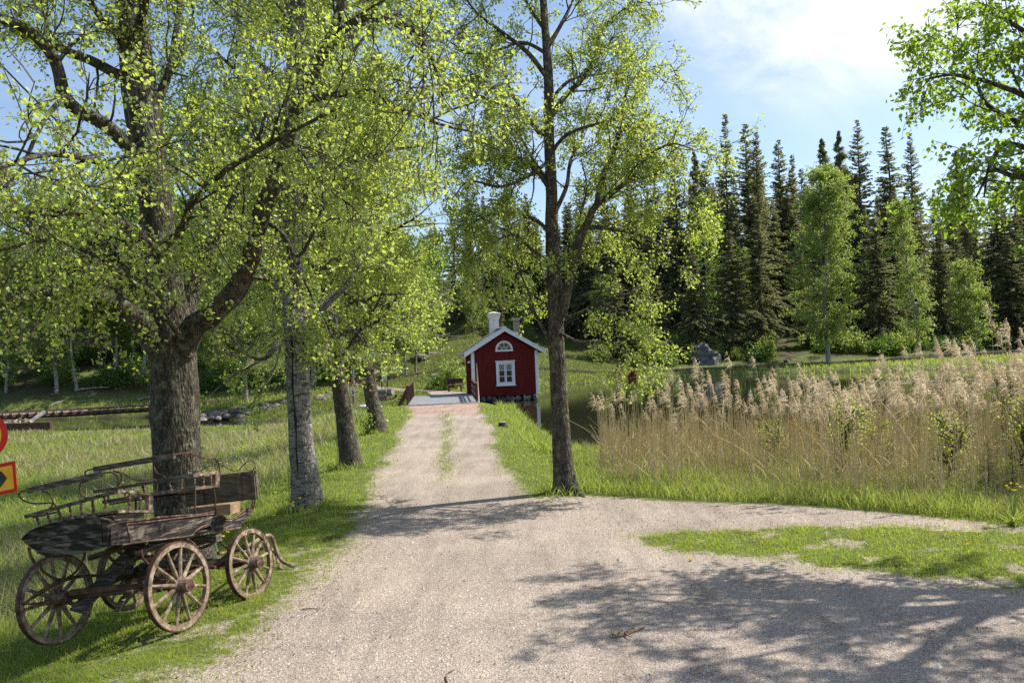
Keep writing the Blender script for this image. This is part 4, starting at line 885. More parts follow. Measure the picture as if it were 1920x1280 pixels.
# undergrowth
def bush(seed, r, h, lm, n=2600, size=.14):
    rs = RS(seed); root = empty('bush', (0, 0, 0)); m_ = MB(); tb = MB()
    B = grow(np.zeros((26, 3)), np.stack([rs.normal(0, .7, 26), rs.normal(0, .7, 26), np.ones(26)], -1), rs.uniform(.6, 1.1, 26) * h, 8, -.02, .16, rs); B[:, :, :2] *= r / h
    tb.tubes(B, np.broadcast_to(np.linspace(.02, .006, 8)[None], (26, 8)), 3); tb.build('stems', M_twig, root)
    leaves(m_, B, n // 26, size, rs, False, .1, .16 * r); m_.build('foliage', lm, root); return root
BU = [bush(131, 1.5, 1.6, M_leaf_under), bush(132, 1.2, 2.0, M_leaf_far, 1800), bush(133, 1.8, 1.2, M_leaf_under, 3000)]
def pbush(k, x, y, s, label, group): 
    o = place(BU[k], 1.0, x, y, s, label, 'bush', group, rz=x * 3.1); return o
rs = RS(91)
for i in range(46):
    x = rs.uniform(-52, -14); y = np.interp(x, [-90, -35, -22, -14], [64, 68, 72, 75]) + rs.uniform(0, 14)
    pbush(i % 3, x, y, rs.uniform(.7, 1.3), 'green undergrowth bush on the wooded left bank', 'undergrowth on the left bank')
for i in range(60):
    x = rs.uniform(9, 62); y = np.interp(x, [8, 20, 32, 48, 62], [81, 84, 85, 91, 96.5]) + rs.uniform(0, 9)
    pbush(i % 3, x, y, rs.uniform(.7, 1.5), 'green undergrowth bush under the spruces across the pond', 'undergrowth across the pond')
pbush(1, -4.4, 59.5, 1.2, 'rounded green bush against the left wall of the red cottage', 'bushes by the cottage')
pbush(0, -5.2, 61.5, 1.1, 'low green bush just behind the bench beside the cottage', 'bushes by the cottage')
# ---------------------------------------------------------------- cottage, bridge, railway and small things
def fin(o, root):
    o.matrix_parent_inverse = Matrix.Translation(-root.location); return o
def part(mb, name, m_, root, smooth=False): return fin(mb.build(name, m_, root, smooth), root)
def sub(mb, name, m_, prt, smooth=False):
    return mb.build(name, m_, prt, smooth)           # parts carry world coordinates, so a sub-part does too
def dup_part(o, parent, vec):
    c = o.copy(); SC.collection.objects.link(c); c.parent = parent; c.matrix_parent_inverse = o.matrix_parent_inverse.copy(); c.location = Vector(o.location) + Vector(vec); return c
hx, _ = ray(886, 700); HO = np.array((hx * 50, 50, 0.0)); ha = math.radians(9)
HG = np.array((math.cos(ha), math.sin(ha), 0)); HLn = np.array((-math.sin(ha), math.cos(ha), 0)); UP = np.array((0, 0, 1.0))
def HP(s, l, z): return HO + HG * s + HLn * l + UP * z
AX = (HG, HLn, UP)
def hbox(mb, s, l, z, ds, dl, dz): return mb.box(HP(s, l, z), (ds, dl, dz), AX)
M_red = woodmat('red_paint_boards', (.145, .014, .011), (.080, .009, .008), (.21, .028, .022), (9, 9, .5), paint=(.115, .020, .016), pf=.60, rough=.9)
M_white = woodmat('white_painted_wood', (.72, .74, .76), (.60, .62, .64), (.80, .82, .83), (8, 8, 1), rough=.6)
M_roof = plain('old_roof_tiles', (.10, .075, .065), (.24, .19, .16), 3, .85, .4, 20, (1, 1, 1))
M_glass, N_, o_ = mat('window_glass'); o_(N_('ShaderNodeBsdfPrincipled', {'Base Color': (.012, .015, .016, 1), 'Roughness': .04, 'Specular IOR Level': .7}).outputs[0])
M_render = plain('limewashed_brick', (.60, .60, .59), (.80, .81, .81), 5, .85, .3, 25)
M_stone = plain('field_stone', (.035, .035, .03), (.11, .10, .085), 2.2, .9, .6, 14, c3=(.30, .28, .26), coords='pos')
M_tin = plain('weathered_tin', (.22, .20, .19), (.45, .43, .42), 9, .5, metal=.4)
M_grey = woodmat('weathered_grey_wood', (.24, .215, .19), (.10, .085, .07), (.42, .39, .35), (3, 3, 3), rough=.85)
M_tar = woodmat('tarred_brown_wood', (.085, .045, .032), (.035, .02, .015), (.15, .085, .06), (4, 4, 2), rough=.8)
M_deck = woodmat('silver_grey_planks', (.33, .33, .34), (.20, .20, .205), (.46, .46, .47), (.7, 9, 3), rough=.8)
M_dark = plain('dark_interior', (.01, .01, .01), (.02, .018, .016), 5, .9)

cot = empty('red_cottage', HP(2, 1.8, -.1), 'small red board cottage with white trim and white chimney standing on stones at the water', 'cottage')
Wd, Ln, ZB, ZE, ZA = 4.0, 3.7, -.08, 2.56, 3.76
mb = MB()
mb.prism([HP(.0, 0, ZB), HP(Wd, 0, ZB), HP(Wd, 0, ZE), HP(Wd / 2, 0, ZA), HP(0, 0, ZE)], HLn * .12)
mb.prism([HP(.0, Ln, ZB), HP(Wd, Ln, ZB), HP(Wd, Ln, ZE), HP(Wd / 2, Ln, ZA), HP(0, Ln, ZE)], HLn * -.12)
hbox(mb, .06, Ln / 2, (ZB + ZE) / 2, .12, Ln - .25, ZE - ZB); hbox(mb, Wd - .06, Ln / 2, (ZB + ZE) / 2, .12, Ln - .25, ZE - ZB)
for i in range(34):                                 # cover strips of the board cladding
    s = .12 + i * (Wd - .24) / 33; top = ZE + (ZA - ZE) * (1 - abs(s - 2) / 2)
    z0 = ZB
    for (za, zb) in ((ZB, 2.56), (2.62, top)):
        if zb - za < .03: continue
        if 1.42 < s < 2.60 and za < 1: segs = ((za, .52), (2.04, zb))
        elif 1.42 < s < 2.54: segs = ((3.24, zb),)
        else: segs = ((za, zb),)
        for a, b in segs:
            if b - a > .03: hbox(mb, s, -.011, (a + b) / 2, .035, .02, b - a)
for i in range(30):
    hbox(mb, -.011, .1 + i * (Ln - .2) / 29, (ZB + ZE) / 2, .02, .035, ZE - ZB - .02)
hbox(mb, Wd / 2, -.018, 2.59, Wd - .2, .03, .06)
part(mb, 'wall', M_red, cot)
for s in (.055, Wd - .055):
    mb = MB(); hbox(mb, s, -.03, (ZB + ZE + .02) / 2, .17, .05, ZE - ZB + .05); hbox(mb, -.03 if s < 1 else Wd + .03, .05, (ZB + ZE) / 2, .05, .15, ZE - ZB); part(mb, 'corner_board', M_white, cot)
# roof: two slabs with overhang, tiles as low ribs
apx, ez, es = 4.06, 2.52, -.52
for sg in (-1, 1):
    mb = MB()
    a0 = HP(2, -.38, apx - .10); e0 = HP(2 + sg * 2.50, -.38, ez - .07)
    mb.prism([a0, e0, e0 + UP * .07, a0 + UP * .07], HLn * (Ln + .76))
    for j in range(15):
        u0 = j / 15; u1 = (j + 1) / 15
        p0 = a0 + (e0 - a0) * u0 + UP * .055; p1 = a0 + (e0 - a0) * u1 + UP * .085
        mb.prism([p0, p1, p1 - UP * .03, p0 - UP * .004], HLn * (Ln + .74))
    rf = part(mb, 'roof', M_roof, cot)
    mb = MB(); a1 = HP(2, -.40, apx); e1 = HP(2 + sg * 2.51, -.40, ez + .04)
    mb.prism([a1, e1, e1 - UP * .24, a1 - UP * .24], HLn * -.035)
    a2 = a1 + UP * .0; mb.prism([a2 + UP * .03, e1 + UP * .03, e1 - UP * .02, a2 - UP * .02], HLn * -.06)
    part(mb, 'bargeboard', M_white, cot)
    mb = MB(); mb.tubes(np.array([HP(2 + sg * 2.54, -.3, ez - .03), HP(2 + sg * 2.54, Ln + .3, ez - .06)])[None], np.full((1, 2), .05), 8); part(mb, 'gutter', M_tin, cot)
mb = MB(); mb.prism([HP(1.86, -.38, apx - .0), HP(2, -.38, apx + .07), HP(2.14, -.38, apx - .0)], HLn * (Ln + .76)); part(mb, 'ridge_cap', M_tin, cot)
# window below, with two casements, lattice at the top
def rect(mb, s0, s1, z0, z1, w, l, d):
    for a, b, c, e in ((s0, s0 + w, z0, z1), (s1 - w, s1, z0, z1), (s0 + w, s1 - w, z0, z0 + w), (s0 + w, s1 - w, z1 - w, z1)): hbox(mb, (a + b) / 2, l, (c + e) / 2, b - a, d, e - c)
mb = MB(); rect(mb, 1.44, 2.58, .55, 2.0, .13, -.045, .09); hbox(mb, 2.01, -.06, 2.02, 1.24, .13, .05); hbox(mb, 2.01, -.07, .53, 1.22, .14, .05)
wf = part(mb, 'window', M_white, cot)
for s0, s1 in ((1.575, 2.0), (2.02, 2.445)):
    mb = MB(); rect(mb, s0, s1, .685, 1.865, .055, -.035, .05)
    for z in (1.09, 1.45): hbox(mb, (s0 + s1) / 2, -.036, z, s1 - s0 - .11, .035, .035)
    a, b = s0 + .055, s1 - .055; w_ = (b - a) / 2
    for i in range(2):
        for (x0, x1) in ((a + i * w_, a + (i + 1) * w_), (a + (i + 1) * w_, a + i * w_)):
            mb.beam(HP(x0, -.036, 1.47), HP(x1, -.0365, 1.81), .018, .02, up=HLn)
    sub(mb, 'casement', M_white, wf)
mb = MB(); hbox(mb, 2.01, -.012, 1.27, .86, .012, 1.18); sub(mb, 'window_pane', M_glass, wf)
M_curt = plain('pale_curtain', (.5, .5, .48), (.7, .7, .68), 8, .9)
# half-round window
def arc(r, n=18, a0=0, a1=math.pi): return [(r * math.cos(a0 + (a1 - a0) * i / n), r * math.sin(a0 + (a1 - a0) * i / n)) for i in range(n + 1)]
cs_, cz_ = 1.98, 2.72
mb = MB(); o1 = arc(.53); i1 = arc(.41)
for k in range(18):
    q = [HP(cs_ + o1[k][0], -.02, cz_ + o1[k][1]), HP(cs_ + o1[k + 1][0], -.02, cz_ + o1[k + 1][1]), HP(cs_ + i1[k + 1][0], -.02, cz_ + i1[k + 1][1]), HP(cs_ + i1[k][0], -.02, cz_ + i1[k][1])]
    mb.prism(q, HLn * -.07)
hbox(mb, cs_, -.056, cz_ - .065, 1.08, .074, .11)
i2 = arc(.15); i3 = arc(.115)
for k in range(18):
    mb.prism([HP(cs_ + i2[k][0], -.02, cz_ + i2[k][1]), HP(cs_ + i2[k + 1][0], -.02, cz_ + i2[k + 1][1]), HP(cs_ + i3[k + 1][0], -.02, cz_ + i3[k + 1][1]), HP(cs_ + i3[k][0], -.02, cz_ + i3[k][1])], HLn * -.04)
for a in (35, 67, 90 if False else 90, 113, 145):
    if a in (67, 113): continue
    a = math.radians(a); mb.beam(HP(cs_ + .14 * math.cos(a), -.04, cz_ + .14 * math.sin(a)), HP(cs_ + .42 * math.cos(a), -.04, cz_ + .42 * math.sin(a)), .03, .035, up=HLn)
af = part(mb, 'arched_window', M_white, cot)
mb = MB(); mb.prism([HP(cs_ + a, -.012, cz_ + b) for a, b in arc(.42)], HLn * -.01); sub(mb, 'window_pane', M_glass, af)
# chimney on the ridge, towards the back
cq = OP(926, 603, HLn, HP(0, 2.7, 0)); cs2 = float(np.dot(cq - HO, HG))
mb = MB(); cl = 2.7
for (z0, z1, a, b) in ((3.55, 4.62, .60, .56), (4.62, 4.72, .60, .60), (4.72, 4.92, .66, .74), (4.92, 5.0, .78, .82)):
    P4 = lambda z, w: [HP(cs2 - w / 2, cl - w / 2, z), HP(cs2 + w / 2, cl - w / 2, z), HP(cs2 + w / 2, cl + w / 2, z), HP(cs2 - w / 2, cl + w / 2, z)]
    V = P4(z0, a) + P4(z1, b); mb.add(V, [[0, 1, 5, 4], [1, 2, 6, 5], [2, 3, 7, 6], [3, 0, 4, 7], [0, 3, 2, 1], [4, 5, 6, 7]])
ch = part(mb, 'chimney', M_render, cot)
mb = MB(); hbox(mb, cs2, cl, 5.03, .92, .92, .04); V = [HP(cs2 - .42, cl - .42, 5.05), HP(cs2 + .42, cl - .42, 5.05), HP(cs2 + .42, cl + .42, 5.05), HP(cs2 - .42, cl + .42, 5.05), HP(cs2, cl, 5.17)]
mb.add(V, [[0, 1, 4], [1, 2, 4], [2, 3, 4], [3, 0, 4]]); sub(mb, 'chimney_cap', plain('white_tin_with_rust', (.75, .75, .75), (.62, .60, .58), 3, .5, c3=(.30, .14, .09)), ch)
pq = OP(968, 610, HLn, HP(0, 2.2, 0)); ps = float(np.dot(pq - HO, HG)); pl_ = 2.2
mb = MB(); hbox(mb, ps, pl_, 3.95, .34, .34, 1.2); vp = part(mb, 'flue', M_grey, cot)
mb = MB(); hbox(mb, ps, pl_, 4.60, .46, .46, .10); hbox(mb, ps, pl_, 4.68, .60, .60, .035); sub(mb, 'flue_cap', M_tin, vp)
mb = MB(); mb.tubes(np.array([HP(-.02, .02, 2.05), HP(-.12, -.02, 2.12), HP(-.2, -.04, 2.08)])[None], np.full((1, 3), .012), 6); lp = part(mb, 'outdoor_lamp', M_tin, cot)
mb = MB(); mb.tubes(np.array([HP(-.2, -.04, 2.09), HP(-.2, -.04, 2.03), HP(-.2, -.04, 1.99)])[None], np.array([[.03, .09, .10]]), 12, cap=True); sub(mb, 'lamp_shade', M_white, lp, True)
# foundation stones
rs = RS(61)
def rock(mb, c, s, rs, n=1):
    import itertools
    th = np.linspace(0, 2 * math.pi, 11)[:-1]; ph = np.linspace(-1.3, 1.45, 7)
    A, B = np.meshgrid(th, ph); D = np.stack([np.cos(A) * np.cos(B), np.sin(A) * np.cos(B), np.sin(B)], -1)
    r = 1 + .50 * (fbm(D[..., 0] * 2 + rs.uniform(0, 90), D[..., 1] * 2 + D[..., 2] * 2.3 + rs.uniform(0, 90), rs.randint(99)) - .5) * 2
    P = D * r[..., None] * np.asarray(s) + np.asarray(c); o = np.arange(6)[:, None] * 10 + np.arange(10)[None]; o2 = np.arange(6)[:, None] * 10 + (np.arange(10)[None] + 1) % 10
    mb.add(P.reshape(-1, 3), np.stack([o, o2, o2 + 10, o + 10], -1).reshape(-1, 4))
    q = mb.off - 70; mb.l.append(np.arange(10) + q + 60); mb.n.append(np.array([10])); mb.rnd.append(np.array([.5]))
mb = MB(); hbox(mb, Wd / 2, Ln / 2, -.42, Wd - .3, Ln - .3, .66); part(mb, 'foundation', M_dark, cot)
s = .15
while s < 4.0:
    w_ = rs.uniform(.14, .42); mb = MB(); rock(mb, HP(s, rs.uniform(-.04, .08), -.29 + rs.uniform(-.04, .03)), (w_ * .60, .2, rs.uniform(.13, .21)), rs); part(mb, 'foundation_stone', M_stone, cot, False); s += w_ * 1.12

# bridge
br = empty('plank_bridge', (-4, 43, 0), 'grey plank bridge with dark brown railings leading to the red cottage', 'bridge')
bw = np.array((-.083, .9965, 0)); bx_ = np.array((.9965, .083, 0)); B0 = np.array((-5.55, 42.7, 0))
BL = 8.4; mb = MB(); nP = 56
for i in range(nP): mb.box(B0 + bw * (BL * (i + .5) / nP) + bx_ * 1.85 + UP * (.005 + .006 * (i % 3)), (3.7, BL / nP - .016, .06), (bx_, bw, UP))
part(mb, 'deck', M_deck, br)
for off in (.15, 1.85, 3.5):
    mb = MB(); mb.box(B0 + bw * BL / 2 + bx_ * off + UP * -.18, (.2, BL, .28), (bx_, bw, UP)); part(mb, 'beam', M_tar, br)
def railing(off, l0, l1, n, brace):
    for i in range(n):
        l = l0 + (l1 - l0) * i / (n - 1); b = B0 + bx_ * off + bw * l
        mb = MB(); mb.box(b + UP * .47, (.10, .10, .98), (bx_, bw, UP)); part(mb, 'railing_post', M_tar, br)
        if brace: mb = MB(); mb.beam(b + UP * .85 - bx_ * .06, b - bx_ * .62 + UP * -.22, .07, .07); part(mb, 'brace', M_tar, br)
    for z, h, w_ in ((.99, .05, .16), (.68, .12, .03), (.38, .12, .03)):
        mb = MB(); mb.beam(B0 + bx_ * (off - .065 * (z < .9)) + bw * (l0 - .08) + UP * z, B0 + bx_ * (off - .065 * (z < .9)) + bw * (l1 + .08) + UP * z, w_, h); part(mb, 'rail', M_tar, br)
railing(.03, .2, 8.2, 7, True); railing(3.62, .3, 6.3, 5, False)
for i in range(6): mb = MB(); b = B0 + bw * (1 + i * .5) ; mb.box(B0 - bx_ * .33 + bw * .15 + UP * (-.2 + i * .14), (.6 - .09 * i, .05, .05), (bx_, bw, UP)); part(mb, 'slat', M_tar, br)
a = Q(898, 756, 42.6); b = Q(893.5, 681, 42.75)
mb = MB(); mb.tubes(np.array([a, b])[None], np.array([[.035, .03]]), 8, cap=True)
pole = mb.build('wooden_pole', woodmat('pale_pole', (.45, .36, .30), (.32, .25, .2), (.6, .52, .46), (5, 5, 1)), None, True, tuple(a)); tag(pole, 'pale thin pole standing upright against the right bridge railing', 'pole')
pole.data.transform(Matrix.Identity(4))

# railway on the far bank
tk = empty('railway_track', tuple(TRK[3]) + (-.4,), 'narrow rusty railway track running over the channel and along the far shore', 'railway track')
TP_ = catmull([(a, b, 0) for a, b in TRK], 260)
def tz(x, y): return np.maximum(np.interp(x, [-75, -20, -14.5, -4, 30, 60, 85], [-.42, -.42, -.22, .05, .12, .45, .8]), hgt(x, y) + .06)
TP_[:, 2] = tz(TP_[:, 0], TP_[:, 1]); M_rust = plain('rusty_rail', (.035, .02, .015), (.08, .045, .032), 5, .8, coords='pos'); 
T_ = np.gradient(TP_, axis=0); T_ /= np.linalg.norm(T_, axis=1, keepdims=True); Nn = np.stack([T_[:, 1], -T_[:, 0], T_[:, 2] * 0], -1)
for sg in (-1, 1):
    mb = MB(); mb.tubes((TP_ + Nn * .45 * sg + UP * .12)[None], np.full((1, 260), .045), 4); part(mb, 'rail', M_rust, tk)
M_slp = woodmat('old_sleepers', (.26, .19, .15), (.10, .07, .055), (.42, .34, .28), (2, 2, 2), rough=.9)
acc = 0; rest = MB(); prev = TP_[0]; cnt = 0
ss = np.concatenate([[0], np.cumsum(np.linalg.norm(np.diff(TP_, axis=0), axis=1))])
for d in np.arange(0, ss[-1], .56):
    p = np.array([np.interp(d, ss, TP_[:, j]) for j in range(3)]); tt = np.array([np.interp(d, ss, T_[:, j]) for j in range(3)]); tt[2] = 0; tt /= np.linalg.norm(tt); nn = np.array((tt[1], -tt[0], 0))
    tgt = MB() if (-42 < p[0] < -13.5 and cnt < 95) else rest
    tgt.box(p + UP * .0, (1.5, .20, .13), (nn, tt, UP))
    if tgt is not rest: part(tgt, 'sleeper', M_slp, tk); cnt += 1
tag(part(rest, 'sleepers', M_slp, tk), kind='stuff')
for sg in (-.5, .5):
    bb = MB(); msk = (TP_[:, 0] > -70) & (TP_[:, 0] < -16); bb.tubes((TP_[msk] + Nn[msk] * sg - UP * .22)[None], np.full((1, msk.sum()), .14), 4); part(bb, 'bridge_beam', M_tar, tk)
for xx, ww in ((-24.4, 1.2), (-39, 1.5)):
    k = np.argmin(abs(TP_[:, 0] - xx)); mb = MB(); mb.box(TP_[k] + UP * -.95, (1.7, ww, 1.0), (Nn[k], T_[k], UP)); part(mb, 'pier', M_tar, tk)

# rocks edging the channel
RK = []
for i in range(4): mb = MB(); rock(mb, (0, 0, 0), (.5, .42, .32), RS(200 + i)); RK.append(mb.build('rock', plain('bank_rock', (.05, .04, .035), (.13, .11, .10), 2, .9, .5, 12, c3=(.27, .24, .21), coords='pos') if i == 0 else RK[0].data.materials[0], None, False))
fst = {}
def prock(k, x, y, z, s, rz, label, group, sc=(1, 1, 1)):
    o = RK[k]
    if k in fst: o = o.copy(); SC.collection.objects.link(o)
    fst[k] = 1; o.location = (x, y, z); o.rotation_euler = (0, 0, rz); o.scale = (s * sc[0], s * sc[1], s * sc[2]); tag(o, label, 'rock', group); return o
rs = RS(303)
edge = [(385, 792, 1), (600, 772, 0)]
for i in range(110):
    u = rs.uniform(0, 1); a = 372 + u * 262; yy = 789 - u * 20 - rs.uniform(0, 13) * (1 - .3 * u); Yd = 54 + u * 6 + (789 - u * 20 - yy) * .25
    q = Q(a, yy, Yd); z = float(hgt(q[0], Yd)); z = max(z, CZ) if z > CZ - .2 else q[2]
    q = Q(a, yy, Yd); prock(i % 4, q[0], Yd, max(z, min(q[2], z + .4)) , rs.uniform(.25, .85), rs.uniform(0, 6), 'brown-grey rock in the stone row edging the channel', 'rocks along the channel bank')
b = Q(1319, 692, 84.6); bz = float(hgt(b[0], 84.6))
mb = MB(); rs = RS(5)
th = np.linspace(0, 2 * math.pi, 25)[:-1]; ph = np.linspace(-.5, 1.5, 14); A, B = np.meshgrid(th, ph); D = np.stack([np.cos(A) * np.cos(B), np.sin(A) * np.cos(B), np.sin(B)], -1)
r = 1 + .42 * (fbm(D[..., 0] * 1.7 + 4, D[..., 1] * 1.7 + D[..., 2] * 2, 12) - .5) * 2; P = D * r[..., None] * np.array((1.6, 1.3, 1.95)) + np.array((b[0], 84.6, bz + .1))
o = np.arange(13)[:, None] * 24 + np.arange(24)[None]; o2 = np.arange(13)[:, None] * 24 + (np.arange(24)[None] + 1) % 24; mb.add(P.reshape(-1, 3), np.stack([o, o2, o2 + 24, o + 24], -1).reshape(-1, 4))
bo = mb.build('boulder', plain('grey_boulder', (.04, .04, .045), (.10, .10, .105), 1.6, .9, .9, 5, c3=(.22, .22, .22), coords='pos'), None, False, (b[0], 84.6, bz)); tag(bo, 'large grey boulder at the foot of the dark spruces across the pond', 'boulder')
for i, (a_, b_, s_) in enumerate([(1405, 690, .5), (1475, 683, .9), (1120, 676, .7)]):
    q = Q(a_, b_, 84); prock(i, q[0], 84, float(hgt(q[0], 84)), s_, i, ['small dark rock right of the large boulder', 'low mossy rock left of the big green birch', 'rock on the slope right of the slim birch trunk'][i], 'rocks on the far shore')
for i, (a_, b_, s_, Y) in enumerate([(820, 692, 1.3, 72), (788, 668, 2.2, 82), (700, 690, 1.8, 78), (812, 664, 1.8, 84), (835, 690, .9, 71)]):
    q = Q(a_, b_, Y); prock(i % 4, q[0], Y, float(hgt(q[0], Y)), s_, i * 2, ['grey rock outcrop half way up the grassy slope', 'low brown rock ledge in the grass near the top of the slope', 'long brown rock ledge above the bend of the path', 'rusty brown rock at the upper right of the slope', 'pale rock next to the grey outcrop on the slope'][i], 'rocks on the grassy slope', (1.4, 1, .6))
M_wst = plain('white_stone', (.5, .48, .46), (.7, .69, .67), 6, .8)
for i, (a_, b_, s_) in enumerate([(684, 764, .5), (691, 766, .62), (698, 765, .7), (706, 767, .45), (677, 763, .35), (714, 766, .4)]):
    q = Q(a_, b_, 44.2 - i * .1); mb = MB(); rock(mb, (0, 0, 0), (.30 * s_, .22 * s_, .2 * s_), RS(400 + i)); o = mb.build('white_stone', M_wst, None, True); o.location = (q[0], q[1], max(q[2], float(hgt(q[0], q[1]))) + .04); tag(o, 'pale stone left of the bridge foot, %s from the left' % ORD[[1, 2, 3, 4, 0, 5][i]], 'stone', 'pale stones by the bridge foot')

# stump
M_cut = plain('cut_wood', (.22, .14, .09), (.38, .27, .18), 12, .9)
q = Q(943, 797, 29.5); gz = float(hgt(q[0], q[1])); st_ = empty('tree_stump', (q[0], q[1], gz), 'small brown tree stump in the lawn right of the lane', 'tree stump')
mb = MB(); mb.tubes(np.array([(q[0], q[1], gz - .05), (q[0], q[1], gz + .04), (q[0], q[1], gz + .17)])[None], np.array([[.22, .17, .155]]), 14, cap=True); part(mb, 'bark', M_bark, st_)
mb = MB(); mb.tubes(np.array([(q[0], q[1], gz + .171), (q[0], q[1], gz + .176)])[None], np.array([[.14, .135]]), 14, cap=True); part(mb, 'cut_face', M_cut, st_)

# hut far up the slope
q = Q(834, 588, 112); hz = float(hgt(q[0], 112)); hut = empty('hut', (q[0], 112, hz), 'small hut with light grey roof far up the slope among the trees', 'hut')
rz_ = Q(834, 570, 112)[2]; ezh = Q(834, 584, 112)[2]; mb = MB(); mb.box((q[0], 113.4, (hz + ezh) / 2 - .2), (3.0, 2.4, ezh - hz + .4)); part(mb, 'wall', M_tar, hut)
mb = MB(); mb.prism([(q[0] - 1.9, 111.4, ezh - .1), (q[0] - 1.9, 113.4, rz_ + .5), (q[0] - 1.9, 115.4, ezh - .1), (q[0] - 1.9, 115.4, ezh - .22), (q[0] - 1.9, 113.4, rz_ + .36), (q[0] - 1.9, 111.4, ezh - .22)], (3.8, 0, 0)); part(mb, 'roof', plain('light_tin_roof', (.42, .42, .43), (.6, .6, .61), 2, .5), hut)
for dx in (-1.6, 0.3, 1.6): mb = MB(); mb.box((q[0] + dx, 111.6, (hz + ezh) / 2 - .1), (.16, .16, ezh - hz)); part(mb, 'post', plain('mossy_post', (.2, .2, .08), (.35, .34, .15), 3), hut)

# information board, sledge, bench, flower post beyond the bridge
q = Q(721, 722, 60.); gz = float(hgt(q[0], 60)); ib = empty('information_board', (q[0], 60, gz), 'small white information board in a dark frame beyond the bridge', 'sign')
pz = Q(719, 704, 60)[2]
for dx in (-.2, .22): mb = MB(); mb.box((q[0] + dx, 60, (gz + pz + .3) / 2), (.07, .07, pz + .35 - gz)); part(mb, 'post', M_tar, ib)
mb = MB(); mb.box((q[0] + .01, 59.97, pz), (.36, .03, .62)); pn_ = part(mb, 'panel', M_white, ib)
mb = MB(); mb.box((q[0] + .01, 59.97, pz + .34), (.52, .12, .06)); part(mb, 'cap', M_tar, ib)
mb = MB(); mb.box((q[0] + .01, 59.952, pz + .12), (.26, .006, .18)); mb.box((q[0] + .0, 59.952, pz - .14), (.2, .006, .16)); sub(mb, 'picture', plain('faded_print', (.25, .42, .35), (.45, .6, .5), 8), pn_)
q = Q(722, 742, 53.); gz = float(hgt(q[0], 53)); sl = empty('wooden_sledge', (q[0], 53, gz), 'old wooden sledge with logs and a round barrel on the grass beyond the bridge', 'sledge')
for j, zz in enumerate((.28, .62)): mb = MB(); mb.tubes(np.array([(q[0] - .42, 52.9, gz + zz), (q[0] + .12, 52.9, gz + zz + .01)])[None], np.full((1, 2), .165), 12, cap=True); part(mb, 'log', M_grey, sl)
mb = MB(); mb.tubes(np.array([(q[0] + .12, 53.2, gz + .55), (q[0] + .5, 53.1, gz + .57)])[None], np.full((1, 2), .27), 16, cap=True); part(mb, 'barrel', M_grey, sl)
for dy in (-.3, .35): mb = MB(); mb.tubes(catmull([(q[0] - .5, 53 + dy, gz + .06), (q[0] + .2, 53 + dy, gz + .06), (q[0] + .6, 53 + dy, gz + .12), (q[0] + .72, 53 + dy, gz + .34)], 10)[None], np.full((1, 10), .04), 5); part(mb, 'runner', M_tar, sl)
q = Q(853, 728, 56.5); gz = float(hgt(q[0], 56.5)); be = empty('bench', (q[0], 56.5, gz), 'dark old bench in the shade left of the red cottage', 'bench')
mb = MB(); mb.box((q[0], 56.5, gz + .42), (1.1, .42, .06)); part(mb, 'seat', M_tar, be)
mb = MB(); mb.box((q[0], 56.75, gz + .72), (1.1, .05, .34)); part(mb, 'backrest', M_tar, be)
for dx in (-.42, .42):
    for dy in (-.15, .2): mb = MB(); mb.box((q[0] + dx, 56.5 + dy, gz + .2), (.08, .08, .42)); part(mb, 'leg', M_tar, be)
q = Q(663, 744, 54.5); gz = float(hgt(q[0], 54.5)); fp = empty('flower_post', (q[0], 54.5, gz), 'grey wooden post with red and white flowers between the lane birches', 'post')
mb = MB(); mb.box((q[0], 54.5, gz + 1.3), (.15, .15, 2.7)); part(mb, 'post', M_grey, fp)
mb = MB(); rs = RS(6); c = rs.normal(0, 1, (60, 3)) * (.26, .16, .2) + (q[0] + .05, 54.35, gz + 1.35); 
for cc in c[:30]: mb.box(cc, (.07, .07, .06))
part(mb, 'red_flowers', plain('red_petals', (.5, .03, .02), (.7, .08, .05), 4), fp)
mb = MB()
for cc in c[30:]: mb.box(cc - (0.1, 0, .25), (.07, .07, .06))
part(mb, 'white_flowers', M_white, fp)

# timber and driftwood by the channel
a = Q(-60, 803, 50.6); b = Q(96, 797, 50.8); mb = MB(); mb.beam(a, b, .3, .42); o = mb.build('timber_beam', M_tar, None, False, tuple(a)); tag(o, 'long dark squared timber lying at the channel edge, far left', 'timber')
a = Q(56, 792, 52.5); b = Q(86, 771, 53.4); mb = MB(); mb.tubes(catmull([a, (a + b) / 2 + UP * .02, b], 8)[None], np.linspace(.13, .17, 8)[None], 9, cap=True); o = mb.build('leaning_log', M_grey, None, True, tuple(a)); tag(o, 'grey log leaning against the railway trestle at the far left', 'log')
rs = RS(12)
for i in range(14):
    a = Q(rs.uniform(5, 55), rs.uniform(783, 796), 51.5); d = np.array((rs.uniform(-1, 1), rs.uniform(-.4, .4), rs.uniform(-.1, .3))) * rs.uniform(.4, 1); mb = MB(); mb.tubes(catmull([a - d * .6, a + rs.normal(0, .06, 3), a + d * .6], 7)[None], np.linspace(.04, .015, 7)[None], 5)
    o = mb.build('driftwood', plain('bleached_driftwood', (.3, .27, .24), (.5, .47, .43), 5) if i == 0 else o.data.materials[0], None, False, tuple(a)); tag(o, 'bleached driftwood stick in the pile left of the leaning log', 'driftwood', 'driftwood pile')
